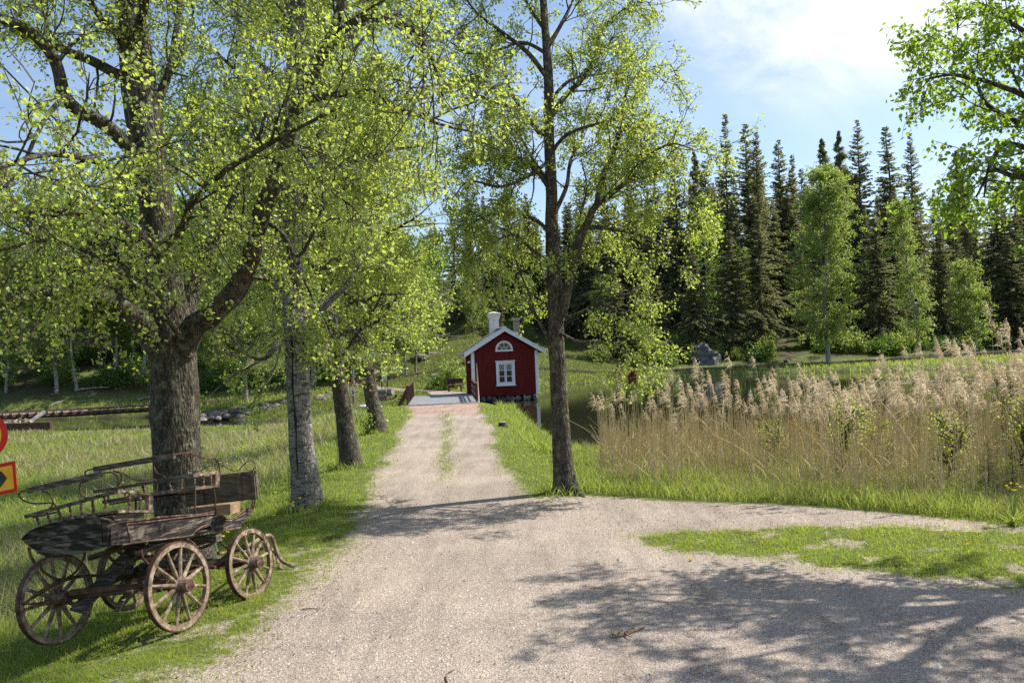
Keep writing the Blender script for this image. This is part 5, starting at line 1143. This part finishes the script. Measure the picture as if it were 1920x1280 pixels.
for i, (a_, b_, c_, d_, Y) in enumerate([(95, 763, 118, 757, 62), (140, 744, 205, 746, 70), (165, 760, 180, 751, 68), (258, 756, 288, 750, 68), (780, 628, 870, 640, 96)]):
    a = Q(a_, b_, Y); b = Q(c_, d_, Y + .6); a[2] = max(a[2], float(hgt(a[0], a[1]))) + .1; b[2] = max(b[2], float(hgt(b[0], b[1]))) + .2
    mb = MB(); mb.tubes(catmull([a, (a + b) / 2 + (0, 0, .05), b], 8)[None], np.linspace(.09, .05, 8)[None], 6); o = mb.build('fallen_branch', M_grey, None, True, tuple(a))
    tag(o, ['pale fallen branch by the railway behind the leaning log', 'long fallen grey trunk lying in the left undergrowth', 'short dark fallen branch left of the thick birch, in the undergrowth', 'dead branch just left of the thick birch trunk near the railway', 'thin bleached trunk lying on the slope below the hut'][i], 'fallen branch', 'fallen branches')

# sticks on the gravel
def stick(name, pts, r, label, m_=M_twig, forks=()):
    P = [np.array(G_(a_, b_)) for a_, b_ in pts]; mb = MB(); mb.tubes(catmull(P, 14)[None], np.linspace(r, r * .45, 14)[None], 6, cap=True)
    for f in forks: mb.tubes(catmull([np.array(G_(a_, b_)) + (0, 0, r) for a_, b_ in f], 6)[None], np.linspace(r * .6, r * .3, 6)[None], 5)
    tag(mb.build(name, m_, None, True, tuple(P[0])), label, 'stick'); return
def G_(a_, b_, up=.012):
    x, z = ray(a_, b_); Y = 6.0
    for i in range(60):
        Y2 = (float(hgt(x * Y, Y)) - EYE) / z; Y = .5 * Y + .5 * Y2
    return (x * Y, Y, float(hgt(x * Y, Y)) + up)
M_brk = plain('snapped_branch', (.16, .09, .05), (.34, .22, .14), 20, .9)
stick('broken_branch', [(1148, 1195), (1168, 1192), (1180, 1188), (1208, 1178)], .016, 'short broken brown branch lying on the gravel, lower right', M_brk, [[(1172, 1190), (1178, 1196), (1184, 1199)], [(1176, 1190), (1182, 1184), (1190, 1183)], [(1150, 1195), (1147, 1190), (1152, 1187)], [(1160, 1193), (1163, 1188), (1168, 1186)]])
stick('twig', [(565, 1144), (580, 1142), (602, 1143)], .007, 'thin dark twig lying on the gravel right of the carriage')
stick('curled_twig', [(838, 1280), (836, 1270), (842, 1262), (850, 1258)], .008, 'curled brown twig at the bottom edge of the gravel')
stick('bent_twig', [(1640, 1063), (1665, 1062), (1716, 1060)], .006, 'long thin twig at the front of the grass patch')

# young growth in and by the reeds
sap = farbirch(140, 1.7, .42, .18, .012, M_leaf, 4, M_twig, .045, 40); sap.name = 'birch_sapling'
for i, (a_, b_, tp_, Y) in enumerate([(1580, 900, 765, 15.0), (1775, 900, 790, 13.6), (1655, 880, 800, 15.5), (1918, 880, 760, 13.5), (1440, 880, 800, 16.5)]):
    o = sap if i == 0 else copy_tree(sap); q = Q(a_, tp_, Y); gz = float(hgt(q[0], Y)); s_ = (q[2] - gz) / 1.7; o.location = (q[0], Y, gz); o.scale = (s_,) * 3; o.rotation_euler = (0, 0, i * 2)
    tag(o, ['leafy birch sapling growing in the middle of the reeds', 'light green sapling in the reeds left of the young spruce', 'low sapling between the two taller ones in the reeds', 'sapling in the reeds at the right picture edge', 'small sapling left of the middle one in the reeds'][i], 'sapling', 'birch saplings in the reeds')
ys_ = spruce(150, 24, 8.5, .02, .3, .5); ys_.name = 'young_spruce'
for i, (a_, tp_, Y) in enumerate([(1895, 822, 12.4), (1850, 815, 12.7)]):
    o = ys_ if i == 0 else copy_tree(ys_); q = Q(a_, tp_, Y); gz = float(hgt(q[0], Y)); s_ = (q[2] - gz) / 24; o.location = (q[0], Y, gz); o.scale = (s_ * .95, s_ * .95, s_); o.rotation_euler = (0, 0, i)
    tag(o, ['young knee-high spruce above the dandelions at the right edge', 'slim young spruce among the reeds left of the wider one'][i], 'young spruce', 'young spruces by the reeds')

# dandelions
M_yel = plain('yellow_petals', (.85, .62, .02), (.95, .78, .04), 30, .7); M_dst = plain('dandelion_stalk', (.12, .22, .04), (.2, .32, .07), 10, .6)
def flower(root, p, r, rs):
    mb = MB(); b = np.array((root.location.x, root.location.y, root.location.z)); mb.tubes(catmull([b, (b + p) / 2 + rs.normal(0, .01, 3), p], 6)[None], np.full((1, 6), .0035), 5); s_ = part(mb, 'stalk', M_dst, root)
    mb = MB(); n = 46; d = rs.normal(0, 1, (n, 3)); d[:, 2] = abs(d[:, 2]) * .6 + .05; d /= np.linalg.norm(d, axis=1, keepdims=True); s = np.cross(d, rs.normal(0, 1, (n, 3))); s /= np.linalg.norm(s, axis=1, keepdims=True)
    V = np.stack([p + s * .001, p + d * r + s * .003, p + d * r - s * .003, p - s * .001], 1).reshape(-1, 3); mb.add(V, np.arange(4 * n).reshape(-1, 4))
    mb.tubes(np.array([p - (0, 0, .006), p + (0, 0, .008)])[None], np.array([[.006, r * .7]]), 8, cap=True); part(mb, 'flower_head', M_yel, root)
def dandelion(pxx, pyy, heads, Y, label, lf=14, ll=.16):
    rs = RS(int(pxx)); q = np.array(G_(pxx, pyy, 0)); r0 = empty('dandelion', tuple(q), label, 'dandelion', 'dandelions by the gravel')
    for a_, b_ in heads: flower(r0, Q(a_, b_, q[1]), .021, rs)
    mb = MB(); blades(mb, np.full(lf, q[0]) + rs.normal(0, .03, lf), np.full(lf, q[1]) + rs.normal(0, .03, lf), rs.uniform(.6, 1.1, lf) * ll, np.full(lf, .022), rs.uniform(.5, 1.3, lf), rs); part(mb, 'leaves', M_mead, r0)
dandelion(1900, 985, [(1887, 911), (1896, 906), (1907, 908), (1913, 913), (1904, 919), (1890, 915), (1899, 919)], 11, 'large dandelion clump with several yellow heads at the right edge', 60, .34)
dandelion(1815, 1030, [(1814, 1020)], 10, 'single yellow dandelion in the grass patch, right part', 8, .07)
dandelion(1853, 990, [(1853, 981)], 10, 'single low dandelion at the edge below the young spruce', 8, .08)
dandelion(1294, 1052, [(1295, 1049)], 10, 'tiny yellow dandelion at the front rim of the grass patch', 5, .05)
rs = RS(19); mb = MB()
for (xa, xb, ya, yb, n) in ((-8, -3.6, 11, 17, 110), (-16, -6, 18, 40, 160)):
    x = rs.uniform(xa, xb, n); y = rs.uniform(ya, yb, n); k = (fbm(x * .6, y * .6, 15) > .52); x, y = x[k], y[k]; z = hgt(x, y) + rs.uniform(.25, .38, len(x))
    for a_, b_, c_ in zip(x, y, z): mb.box((a_, b_, c_), (.028 * (1 + .02 * b_), .028 * (1 + .02 * b_), .012))
tag(mb.build('buttercups', M_yel), 'small yellow flowers sprinkled through the left meadow', 'flowers', kind='stuff')
# water lilies far out
rs = RS(23); mb = MB(); M_lily = plain('lily_pad', (.20, .24, .16), (.45, .5, .42), 6, .3)
for i in range(70):
    x = rs.uniform(22, 38); y = rs.uniform(38, 58); a_ = np.linspace(0, 5.9, 9); r_ = rs.uniform(.15, .4)
    mb.l.append(np.arange(9) + mb.off); mb.n.append(np.array([9])); mb.rnd.append(np.array([.5])); mb.v.append(np.stack([x + r_ * np.cos(a_), y + r_ * np.sin(a_), np.full(9, PZ + .012)], -1)); mb.off += 9
tag(mb.build('lily_pads', M_lily), 'floating lily pads on the pond behind the reeds at right', 'water lilies', kind='stuff')
# cable
a = Q(-260, -190, 12.2); b = np.array((T1[7][0] - .1, T1[7][1] - .1, T1[7][2])); mb = MB(); t_ = np.linspace(0, 1, 20)[:, None]; P = a + (b - a) * t_; P[:, 2] -= .25 * np.sin(t_[:, 0] * math.pi); mb.tubes(P[None], np.full((1, 20), .012), 6)
tag(mb.build('overhead_cable', plain('black_cable', (.01, .01, .01), (.02, .02, .02), 3), None, False, tuple(a)), 'thin black cable slanting down to the thick birch at upper left', 'cable')
# ---------------------------------------------------------------- the old carriage and the road signs
M_cw = woodmat('greyed_carriage_wood', (.085, .068, .05), (.03, .023, .018), (.24, .20, .16), (2.5, 2.5, 16), rough=.8)
M_cp = woodmat('peeling_black_paint', (.12, .098, .074), (.06, .047, .037), (.22, .19, .15), (2, 2, 15), paint=(.014, .011, .010), pf=.475, rough=.7)
M_trim = woodmat('worn_red_brown_trim', (.12, .07, .05), (.045, .025, .02), (.32, .25, .20), (5, 5, 5), rough=.7)
M_iron = plain('rusty_iron', (.03, .017, .012), (.12, .065, .04), 14, .65, metal=.3)
M_whl = woodmat('bleached_wheel_wood', (.20, .145, .095), (.07, .045, .03), (.42, .35, .27), (5, 5, 5), rough=.75)
M_new = woodmat('fresh_sawn_timber', (.30, .20, .12), (.20, .13, .08), (.42, .30, .19), (3, 3, 8), rough=.8)
cO = np.array((-3.36, 8.04, 0.0)); cO[2] = float(hgt(cO[0], cO[1]))
tl = math.radians(7); a0 = np.array((.944, -.33, 0)); cb_ = np.array((.33, .944, 0)); 
cA = a0 * math.cos(tl) + UP * math.sin(tl); cU = np.cross(cA, cb_); cU /= np.linalg.norm(cU)
def S(pts, off): return [OP(a, b, cA, cO + cA * off) for a, b in pts]          # plane along the right side
SO = -.13                                              # right side of the tub
corner = S([(205, 1000)], SO)[0]; B0c = float(np.dot(corner - cO, cb_))
def R(pts, off=0.): return [OP(a, b, cb_, cO + cb_ * (B0c + off)) for a, b in pts]   # plane across the carriage
car = empty('horse_carriage', tuple(cO), 'weathered old four-wheeled horse carriage with peeling dark paint, two slatted benches and spoked wheels', 'carriage')
def cpart(name, m_, build, smooth=False, parent=None):
    mb = MB(); build(mb); o = mb.build(name, m_, parent or car, smooth)
    if parent is None: fin(o, car)
    return o
def tube(mb, P, r, ns=7, K=None, r2=None): P = catmull(P, K or max(8, len(P) * 5)); mb.tubes(P[None], np.linspace(r, r2 or r, len(P))[None], ns, cap=True)
# tub
side = [(205, 975), (220, 978.5), (260, 974), (294, 970), (340, 966), (368, 964), (413, 957), (419, 968), (428, 972.5), (443, 969), (457, 957.7), (478, 947), (474, 958), (463, 972.5), (446, 989.6), (402.6, 995.5), (395, 984), (386, 983), (377, 987), (366, 995), (359, 1003), (300, 1011), (229, 1020), (205, 1023)]
PS = S(side, SO); wv = cA * -.9
cpart('side_panel', M_cp, lambda mb: mb.prism(PS, cA * -.025)); cpart('side_panel', M_cp, lambda mb: mb.prism([p + wv for p in PS], cA * .025))
rear = [(41, 1011), (48, 1003), (57, 996), (76, 988), (118, 977), (154, 971), (177, 969), (197, 972.5), (205, 975), (205, 1023), (173, 1032), (140, 1040), (106, 1044.5), (96, 1045), (85, 1043), (72, 1036), (59.5, 1027), (47, 1018)]
PR = R(rear, -.004); cpart('rear_panel', M_cp, lambda mb: mb.prism(PR, cb_ * .03))
def corner_post(mb): 
    q = S([(206, 976), (220, 979), (222, 1021), (206, 1023)], SO + .004); mb.prism(q, cA * .012)
    q = R([(193, 973), (204, 976), (204, 1023), (196, 1025)], -.01); mb.prism(q, cb_ * -.012)
cpart('corner_post', M_cp, corner_post)
fl = [S([(210, 1019)], SO - .02)[0], S([(400, 994)], SO - .02)[0]]; cpart('floor', M_cw, lambda mb: mb.prism([fl[0], fl[1], fl[1] + wv * .96, fl[0] + wv * .96], cU * .02))
M_seam = plain('dark_seam', (.005, .004, .004), (.012, .01, .008), 5, .9)
# trims along the edges
def trims(mb):
    for pts, off in (([(154, 971), (177, 969), (197, 972.5), (212, 977.5), (222, 979)], None), ([(222, 979), (260, 975), (294, 970), (340, 966), (368, 964.5), (400, 959), (411, 957), (414, 959), (417, 966), (424, 971), (433, 972), (443, 968), (457, 957), (468, 951), (479, 946.5)], 0), ([(238, 982), (270, 979), (330, 971.5), (368, 967), (413, 961.5)], 0), ([(237, 981), (241, 995), (246, 1018)], 0), ([(229, 1021), (270, 1015), (320, 1009), (358, 1003.5), (366, 996), (377, 988), (388, 983.5), (394, 984), (402, 996), (425, 993), (446, 990), (452, 987)], 0), ([(422, 975.5), (434, 975), (450, 967), (470, 955)], 0)):
        P = R(pts, -.008) if off is None else S(pts, SO + .006); n = len(P) * 6; tube(mb, P, .009, 6, n)
cpart('trim', M_trim, trims)
cpart('rear_trim', M_cp, lambda mb: tube(mb, R([(41, 1011), (48, 1003), (57, 995.5), (76, 987.5), (118, 976.5), (154, 971)], -.008), .010, 6))
cpart('board_seam', M_seam, lambda mb: [tube(mb, R(p, -.006), .0035, 4) for p in ([(46, 1018), (110, 1003), (200, 988)], [(58, 1028), (120, 1017), (203, 1004)])])
cpart('board_seam', M_seam, lambda mb: [tube(mb, R(p, -.006), .003, 4) for p in ([(190, 972), (193, 1026)], [(196, 974), (199, 1024)])])
# rear bench
def plank(mb, a, b, h, d, n): mb.beam(a, b, d, h, up=cU) if n is None else mb.prism([a, b, b - cU * h, a - cU * h], n * d)
bk = MB; BR = -.0
q1, q2 = R([(50.5, 914.5), (191, 882.5)], .02); cpart('backrest_plank', M_cw, lambda mb: (mb.prism([q1, q2, q2 - cU * .058, q1 - cU * .055], cb_ * .035)))
for pts in ([(53, 918), (44, 920), (38, 923), (35, 928), (38, 933), (47, 939), (64, 943.5), (84, 943), (96, 942), (103, 945), (106, 951)], [(79, 920.5), (88, 923.5), (96, 931), (99.5, 941), (97, 949), (92, 953)], [(165, 901), (158, 903.5), (152, 905), (149, 913), (151, 925), (158, 931.7), (168.5, 932.4)], [(190, 887), (207, 885), (216, 889), (221, 898), (221, 911), (220, 918)]):
    cpart('scroll_iron', M_iron, lambda mb: tube(mb, R(pts, .03), .0075))
cpart('arm_iron', M_iron, lambda mb: tube(mb, S([(213, 882), (228, 886), (243, 894), (260.5, 900), (275, 900), (287, 898), (293, 903), (294.6, 913), (291.7, 925), (284, 928)], SO - .03), .0085))
cpart('arm_iron', M_iron, lambda mb: tube(mb, R([(215, 884), (225, 886), (228, 895), (225, 904), (220, 910)], .12), .0075))
q1, q2 = R([(45, 965), (213, 919)], .0); cpart('bench_rail', M_cw, lambda mb: mb.prism([q1, q2, q2 - cU * .034, q1 - cU * .036], cb_ * .05))
q3 = S([(209, 920), (228, 918), (256, 919.5), (284, 924), (284, 928.5), (256, 924.5), (228, 923), (209, 927)], SO - .01); cpart('armrest', M_whl, lambda mb: mb.prism(q3, cA * -.05))
def spindle(mb, a, b, r=.012):
    t = np.linspace(0, 1, 14); P = np.array(a) + (np.array(b) - np.array(a)) * t[:, None]; mb.tubes(P[None], (r * (1 + .35 * np.sin(t * 22)) * (.8 + .3 * np.sin(t * math.pi)))[None], 7)
for a, b in (((67, 965), (76, 988)), ((87.5, 961), (96, 983)), ((109, 953), (116.5, 978)), ((130, 948), (136, 974)), ((151, 942), (154, 971)), ((173, 936), (176, 969)), ((195, 930), (200, 962))):
    cpart('spindle', M_trim, lambda mb: spindle(mb, *R([a, b], .025)))
for a, b in (((243.4, 923), (242.7, 955)), ((262.7, 924), (262, 955))): cpart('spindle', M_trim, lambda mb: spindle(mb, *S([a, b], SO - .035)))
cpart('arm_post', M_trim, lambda mb: mb.prism(S([(279, 927), (288, 928), (286, 956), (279, 955)], SO - .01), cA * -.045))
cpart('seat', M_whl, lambda mb: mb.prism(S([(222, 956), (250, 956), (288, 956), (288, 960), (250, 960), (222, 961)], SO + .02), cA * -.80))
cpart('seat_box', M_cw, lambda mb: mb.prism(S([(212, 966), (225, 962), (268, 961), (270, 965), (262, 973), (215, 976)], SO - .02), cA * -.78))
cpart('seat_edge', M_cw, lambda mb: mb.prism(R([(60, 968), (104, 958), (104, 962), (62, 972)], .35), cb_ * .05))
# front bench
F1 = 1.02
q1, q2 = R([(174, 875), (324, 849)], F1); cpart('backrest_plank', M_cw, lambda mb: mb.prism([q1, q2, q2 - cU * .06, q1 - cU * .06], cb_ * .035))
for pts in ([(178, 879), (168, 880), (162.5, 882), (159, 887), (161, 893)], [(292, 863), (289, 868), (289, 876), (294, 886), (303, 891), (308, 893), (311, 898)]): cpart('scroll_iron', M_iron, lambda mb: tube(mb, R(pts, F1 + .02), .0085))
cpart('arm_iron', M_iron, lambda mb: tube(mb, S([(322, 853), (340, 850), (353.6, 849), (368.5, 853), (380, 858), (392, 860), (401, 859), (408.5, 867), (412, 879), (411.5, 895), (408.5, 904)], SO - .03), .0095))
q1, q2 = R([(174, 919), (362, 888)], F1); cpart('bench_rail', M_cw, lambda mb: mb.prism([q1, q2, q2 - cU * .035, q1 - cU * .035], cb_ * .05))
q3 = S([(358, 889), (385, 885.5), (406, 882), (406, 887.5), (385, 890), (358, 894)], SO - .01); cpart('armrest', M_whl, lambda mb: mb.prism(q3, cA * -.055))
q1, q2 = R([(191, 938), (366, 911)], F1 + .05); cpart('seat_rail', M_cw, lambda mb: mb.prism([q1, q2, q2 - cU * .04, q1 - cU * .04], cb_ * .05))
cpart('seat', M_whl, lambda mb: mb.prism(S([(352, 914), (364, 912.5), (411.5, 908), (412, 912.5), (364, 918), (352, 920)], SO + .01), cA * -.85))
for a, b in (((200, 914), (204, 937)), ((232, 910), (236, 932)), ((266, 904), (272, 927)), ((313.5, 898), (322, 920)), ((337, 894), (341, 917))): cpart('spindle', M_trim, lambda mb: spindle(mb, *R([a, b], F1 + .03)))
for a, b in (((365, 891), (365, 914)), ((381, 889), (382, 912)), ((395, 887), (396, 910))): cpart('spindle', M_trim, lambda mb: spindle(mb, *S([a, b], SO - .035), .010))
cpart('arm_post', M_trim, lambda mb: mb.prism(S([(404, 884), (412, 884), (412, 909), (404, 909)], SO - .01), cA * -.04))
for pts in ([(365, 915), (366, 934), (365.5, 955), (368, 961), (371, 964)], [(399.6, 911), (402, 925), (403.5, 936), (402.6, 957)]):
    cpart('seat_leg', M_iron, lambda mb: tube(mb, S(pts, SO - .0), .011)); cpart('seat_leg', M_iron, lambda mb: tube(mb, [p - cA * .8 for p in S(pts, SO)], .011))
cpart('seat_bar', M_iron, lambda mb: tube(mb, R([(205, 945), (309, 929), (345, 926), (386, 922)], F1 + .25), .010))
# dashboard with wrought scroll, and the loose beam
F2 = 2.02
da = R([(346, 897), (413, 889.5), (478, 882), (483.5, 934.7), (430, 941), (348, 950)], F2); M_dash = woodmat('brown_dash_boards', (.11, .085, .055), (.05, .038, .027), (.20, .165, .115), (2, 2, 12), rough=.8)
cpart('dashboard', M_dash, lambda mb: mb.prism(da, cb_ * .025))
for u in ((472, 882.5, 477, 937), (376, 893, 378, 948), (446, 886, 449, 939)): cpart('dashboard_batten', M_dash, lambda mb: mb.prism(R([(u[0] - 3, u[1]), (u[0] + 3, u[1]), (u[2] + 3, u[3]), (u[2] - 3, u[3])], F2 - .02), cb_ * .02))
cpart('dashboard_scroll', M_iron, lambda mb: tube(mb, R([(345, 877), (352, 881), (362, 884), (375, 882), (388, 875), (397, 872.5), (403, 876), (406, 881), (409, 874), (414, 872), (421, 874), (432, 880), (441, 882), (448, 880), (458, 869), (466, 864), (473, 863.5), (478, 869), (477, 877), (471, 882), (463, 880), (459, 873), (461, 866)], F2), .0052, 6, 120))
cpart('dashboard_stay', M_iron, lambda mb: [tube(mb, R([(477, 934), (477, 949)], F2 - .01), .009), tube(mb, R([(473, 936), (473, 949)], F2 + .03), .009)])
lg = R([(354, 953), (432, 944), (432, 964), (356, 972)], 1.45); cpart('loose_beam', M_new, lambda mb: mb.prism(lg, cb_ * .16))
# wheels
def wheel(pc, off, rad, phase, n=12, name='wheel'):
    c = OP(pc[0], pc[1], cA, cO + cA * off); wr = empty(name, tuple(c)); wr.parent = car; wr.matrix_parent_inverse = Matrix.Translation(-car.location)
    th = np.linspace(0, 2 * math.pi, 49); 
    def ring(mb, r0, r1, h):
        V = []
        for t in th[:-1]:
            d = cb_ * math.cos(t) + cU * math.sin(t)
            for r, k in ((r0, -h), (r1, -h), (r1, h), (r0, h)): V.append(d * r + cA * k)
        i = np.arange(48)[:, None] * 4; j = (np.arange(48)[:, None] + 1) % 48 * 4
        F = np.concatenate([np.concatenate([i + k, i + (k + 1) % 4, j + (k + 1) % 4, j + k], 1) for k in range(4)]); mb.add(V, F)
    mb = MB(); ring(mb, rad - .058, rad - .010, .023); rim = mb.build('rim', M_whl, wr)
    mb = MB(); ring(mb, rad - .0105, rad, .026); mb.build('tyre', M_iron, wr)
    mb = MB(); ax_ = [-.10, -.095, -.04, -.03, .03, .04, .115, .12, .145, .145, .115]; rr = [.045, .06, .07, .084, .084, .07, .056, .064, .064, .050, .048]
    mb.tubes(np.array([cA * k for k in ax_])[None], np.array(rr)[None], 18, cap=True); mb.build('hub', M_trim, wr, False)
    mb = MB(); mb.tubes(np.array([cA * .09, cA * .138])[None], np.array([[.018, .016]]), 8, cap=True); mb.build('axle_nut', M_iron, wr)
    first = None
    for k in range(n):
        t = phase + k * 2 * math.pi / n; d = cb_ * math.cos(t) + cU * math.sin(t); mb = MB()
        P = np.array([d * .06 + cA * .012, d * .12 + cA * .008, d * (rad - .11), d * (rad - .045)]); mb.tubes(P[None], np.array([[.019, .0235, .0155, .017]]), 8); mb.build('spoke', M_whl, wr)
    return c
w2 = wheel((335, 1098), .0, .430, .26); w3 = wheel((469, 1055), .0, .385, .1)
w1 = wheel((106, 1122), -1.12, .430, .0); w4 = wheel((238, 1075), -1.12, .385, .2)
print('wheels', [tuple(np.round(w, 2)) for w in (w1, w2, w3, w4)], [float(hgt(w[0], w[1])) for w in (w1, w2, w3, w4)])
for a, b in ((w1, w2), (w4, w3)): cpart('axle', M_iron, lambda mb: tube(mb, [a, b], .024, 8, 4))
cpart('axle_bed', M_iron, lambda mb: mb.beam(w1 + cA * .18 + cU * .05, w2 - cA * .14 + cU * .05, .05, .05, up=cU))
cpart('axle_bed', M_cw, lambda mb: mb.beam(w4 + cA * .18 + cU * .05, w3 - cA * .14 + cU * .05, .07, .07, up=cU))
cpart('perch_pole', M_iron, lambda mb: tube(mb, [(w1 + w2) / 2, (w3 + w4) / 2 + cb_ * .2], .022, 8, 6))
def spring(c, L, h):
    def f(mb):
        for sg in (1, -1):
            for k in range(3):
                t = np.linspace(-1, 1, 18) * (1 - .16 * k); P = np.array([c + cb_ * (x * L) + cU * (sg * h * (1 - x * x) * 1.0 + sg * (-.011 * k) + h) for x in t]); n = len(P)
                V = np.stack([P - cA * .022 - cU * .005, P + cA * .022 - cU * .005, P + cA * .022 + cU * .005, P - cA * .022 + cU * .005], 1); i = np.arange(n - 1)[:, None] * 4
                mb.add(V.reshape(-1, 3), np.concatenate([np.concatenate([i + q, i + (q + 1) % 4, i + 4 + (q + 1) % 4, i + 4 + q], 1) for q in range(4)]))
        for x in (-1, 1): tube(mb, [c + cb_ * x * L + cU * h - cA * .035, c + cb_ * x * L + cU * h + cA * .035], .016, 8, 3)
    return f
for w_, o_ in ((w2, -.15), (w1, .15)): cpart('leaf_spring', M_iron, spring(w_ + cA * o_ - cU * .02, .46, .105))
for w_, o_ in ((w3, -.15), (w4, .15)): cpart('leaf_spring', M_iron, spring(w_ + cA * o_ - cU * .02, .42, .09))
for w_, o_, h in ((w2, -.15, .19), (w1, .15, .19), (w3, -.15, .16), (w4, .15, .16)):
    for sg in (-1, 1):
        b = w_ + cA * o_ + cU * h; cpart('spring_bracket', M_iron, lambda mb: tube(mb, [b + cb_ * sg * .02, b + cb_ * sg * .12 + cU * .03, b + cb_ * sg * .24 + cU * .14, b + cb_ * sg * .26 + cU * .24], .012))
cpart('frame_iron', M_iron, lambda mb: tube(mb, S([(349, 1010), (362, 1018), (369, 1029), (371, 1042)], -.06), .014))
cpart('frame_iron', M_iron, lambda mb: tube(mb, R([(54, 1025), (58, 1041), (67, 1058), (72, 1054)], .1), .014))
# step boards hanging from the floor
def board(a, b, w_, t, name, m_): cpart(name, m_, lambda mb: mb.beam(a, b, w_, t, up=cb_))
board(Q(262, 1018, 8.75), Q(143, 1146, 8.05), .17, .022, 'step_board', M_cw)
board(Q(282, 1068, 8.9), Q(222, 1136, 8.15), .13, .05, 'step_board', M_cw)
# the shafts resting on the verge
cpart('shaft', M_whl, lambda mb: tube(mb, [w3 - cA * .12 + cb_ * .1 + cU * .16, *[Q(a, b, Y) for a, b, Y in ((505, 1003, 10.3), (518, 1031, 10.4), (528, 1050, 10.35), (540, 1057, 10.3), (554, 1062, 10.3))]], .021, 8, None, .026))
cpart('shaft', M_whl, lambda mb: tube(mb, [w3 - cA * .5 + cb_ * .1 + cU * .12, Q(508, 1030, 10.5), Q(520, 1052, 10.5), Q(529, 1070, 10.3)], .02, 8))
def turntable(mb):
    c = (w3 + w4) / 2 + cU * .22; t = np.linspace(0, 2 * math.pi, 40); P = np.array([c + cA * (.26 * math.cos(x)) + cb_ * (.30 * math.sin(x)) for x in t]); mb.tubes(P[None], np.full((1, 40), .016), 6)
    mb.tubes((P + cU * .04)[None], np.full((1, 40), .012), 6)
cpart('turntable_ring', M_iron, turntable)
cpart('bolster', M_cw, lambda mb: mb.beam((w3 + w4) / 2 + cU * .30 - cA * .45, (w3 + w4) / 2 + cU * .30 + cA * .45, .09, .08, up=cU))
cpart('under_beam', M_cw, lambda mb: [mb.beam((w1 + w2) / 2 + cU * .36 + cA * o, (w3 + w4) / 2 + cU * .40 + cA * o + cb_ * .25, .05, .05, up=cU) for o in (-.3, .3)])

# signs at the left edge: a round one and a square one on a grey post
sg_ = empty('road_sign', tuple(G_(-22, 1252, 0)), 'round red sign above a square red-framed yellow one at the left edge', 'road sign')
so = np.array(sg_.location); Ys = float(so[1]) ; 
sn = np.array((.10, -.99, .0)); sn /= np.linalg.norm(sn)
M_sr = plain('red_sign_paint', (.55, .012, .008), (.68, .02, .01), 5, .45); M_sy = plain('yellow_sign_paint', (.80, .36, .01), (.92, .45, .02), 4, .45, c3=(.70, .40, .12)); M_sk = plain('black_sign_paint', (.01, .01, .01), (.03, .03, .03), 9, .5, c3=(.25, .24, .23)); M_sp = plain('galvanised_post', (.42, .44, .46), (.58, .60, .62), 6, .45, metal=.5)
def Z(pts, off=0.): return [OP(a, b, sn, so + sn * off) for a, b in pts]
def spart(name, m_, f, parent=None):
    mb = MB(); f(mb); o = mb.build(name, m_, parent or sg_)
    return fin(o, sg_) if parent is None else o
ptop = Z([(-34, 640)], -.06)[0]; spart('post', M_sp, lambda mb: mb.tubes(np.array([so - sn * .06 - UP * .1, ptop])[None], np.full((1, 2), .03), 12, cap=True))
q = Z([(-72, 882), (27.5, 863.5), (32, 921.5), (-68, 941)]); sq = spart('square_panel', M_sr, lambda mb: mb.prism(q, sn * -.012))
q2_ = Z([(-65, 889), (22.5, 871.5), (26.5, 915.5), (-61, 934)], .003); spart('yellow_field', M_sy, lambda mb: mb.prism(q2_, sn * -.004), sq)
q3_ = Z([(-58, 905), (-30, 893), (2, 883), (13, 896), (2, 912), (-30, 921), (-55, 925)], .006); spart('black_symbol', M_sk, lambda mb: mb.prism(q3_, sn * -.004), sq)
cc = Z([(-34, 816)])[0]; uu = Z([(-34, 770)])[0]; rr_ = np.linalg.norm(uu - cc); e1 = np.cross(sn, UP); e1 /= np.linalg.norm(e1)
def disc(r, off): return lambda mb: mb.prism([cc + sn * off + e1 * r * math.cos(t) + UP * r * math.sin(t) for t in np.linspace(0, 2 * math.pi, 49)[:-1]], sn * -.005)
rp_ = spart('round_panel', M_sr, disc(rr_, 0)); spart('yellow_field', M_sy, disc(rr_ * .76, .003), rp_)
for k in (-1, 1): spart('bracket', M_sp, lambda mb: mb.box((cc + Z([(-20, 905)])[0]) / 2 * 0 + (cc if k < 0 else Z([(-22, 905)])[0]) - sn * .035, (.12, .05, .04), (e1, sn, UP)))

# ---------------------------------------------------------------- labels by place where only the place tells things apart
def nth(i): return '%d%s' % (i, 'th' if 10 <= i % 100 <= 20 else {1: 'st', 2: 'nd', 3: 'rd'}.get(i % 10, 'th'))
for grp, tpl in (('slender trees in the left wood', 'slender light green tree beyond the left channel, %s trunk counted from the left'),
                 ('undergrowth on the left bank', 'green undergrowth bush on the wooded left bank, %s from the left'),
                 ('undergrowth across the pond', 'green undergrowth bush under the spruces across the pond, %s from the left'),
                 ('driftwood pile', 'bleached driftwood stick in the pile by the leaning log, %s from the left'),
                 ('spruces deep in the forest', 'dark spruce in the back rows of the forest wall, %s from the left'),
                 ('rocks along the channel bank', 'brown-grey rock in the stone row edging the channel, %s from the left')):
    L_ = [o for o in SC.objects if o.get('group') == grp and o.parent is None]
    L_.sort(key=lambda o: project(np.array(o.location)[None].astype(float))[0][0])
    for i, o in enumerate(L_): o['label'] = tpl % nth(i + 1)
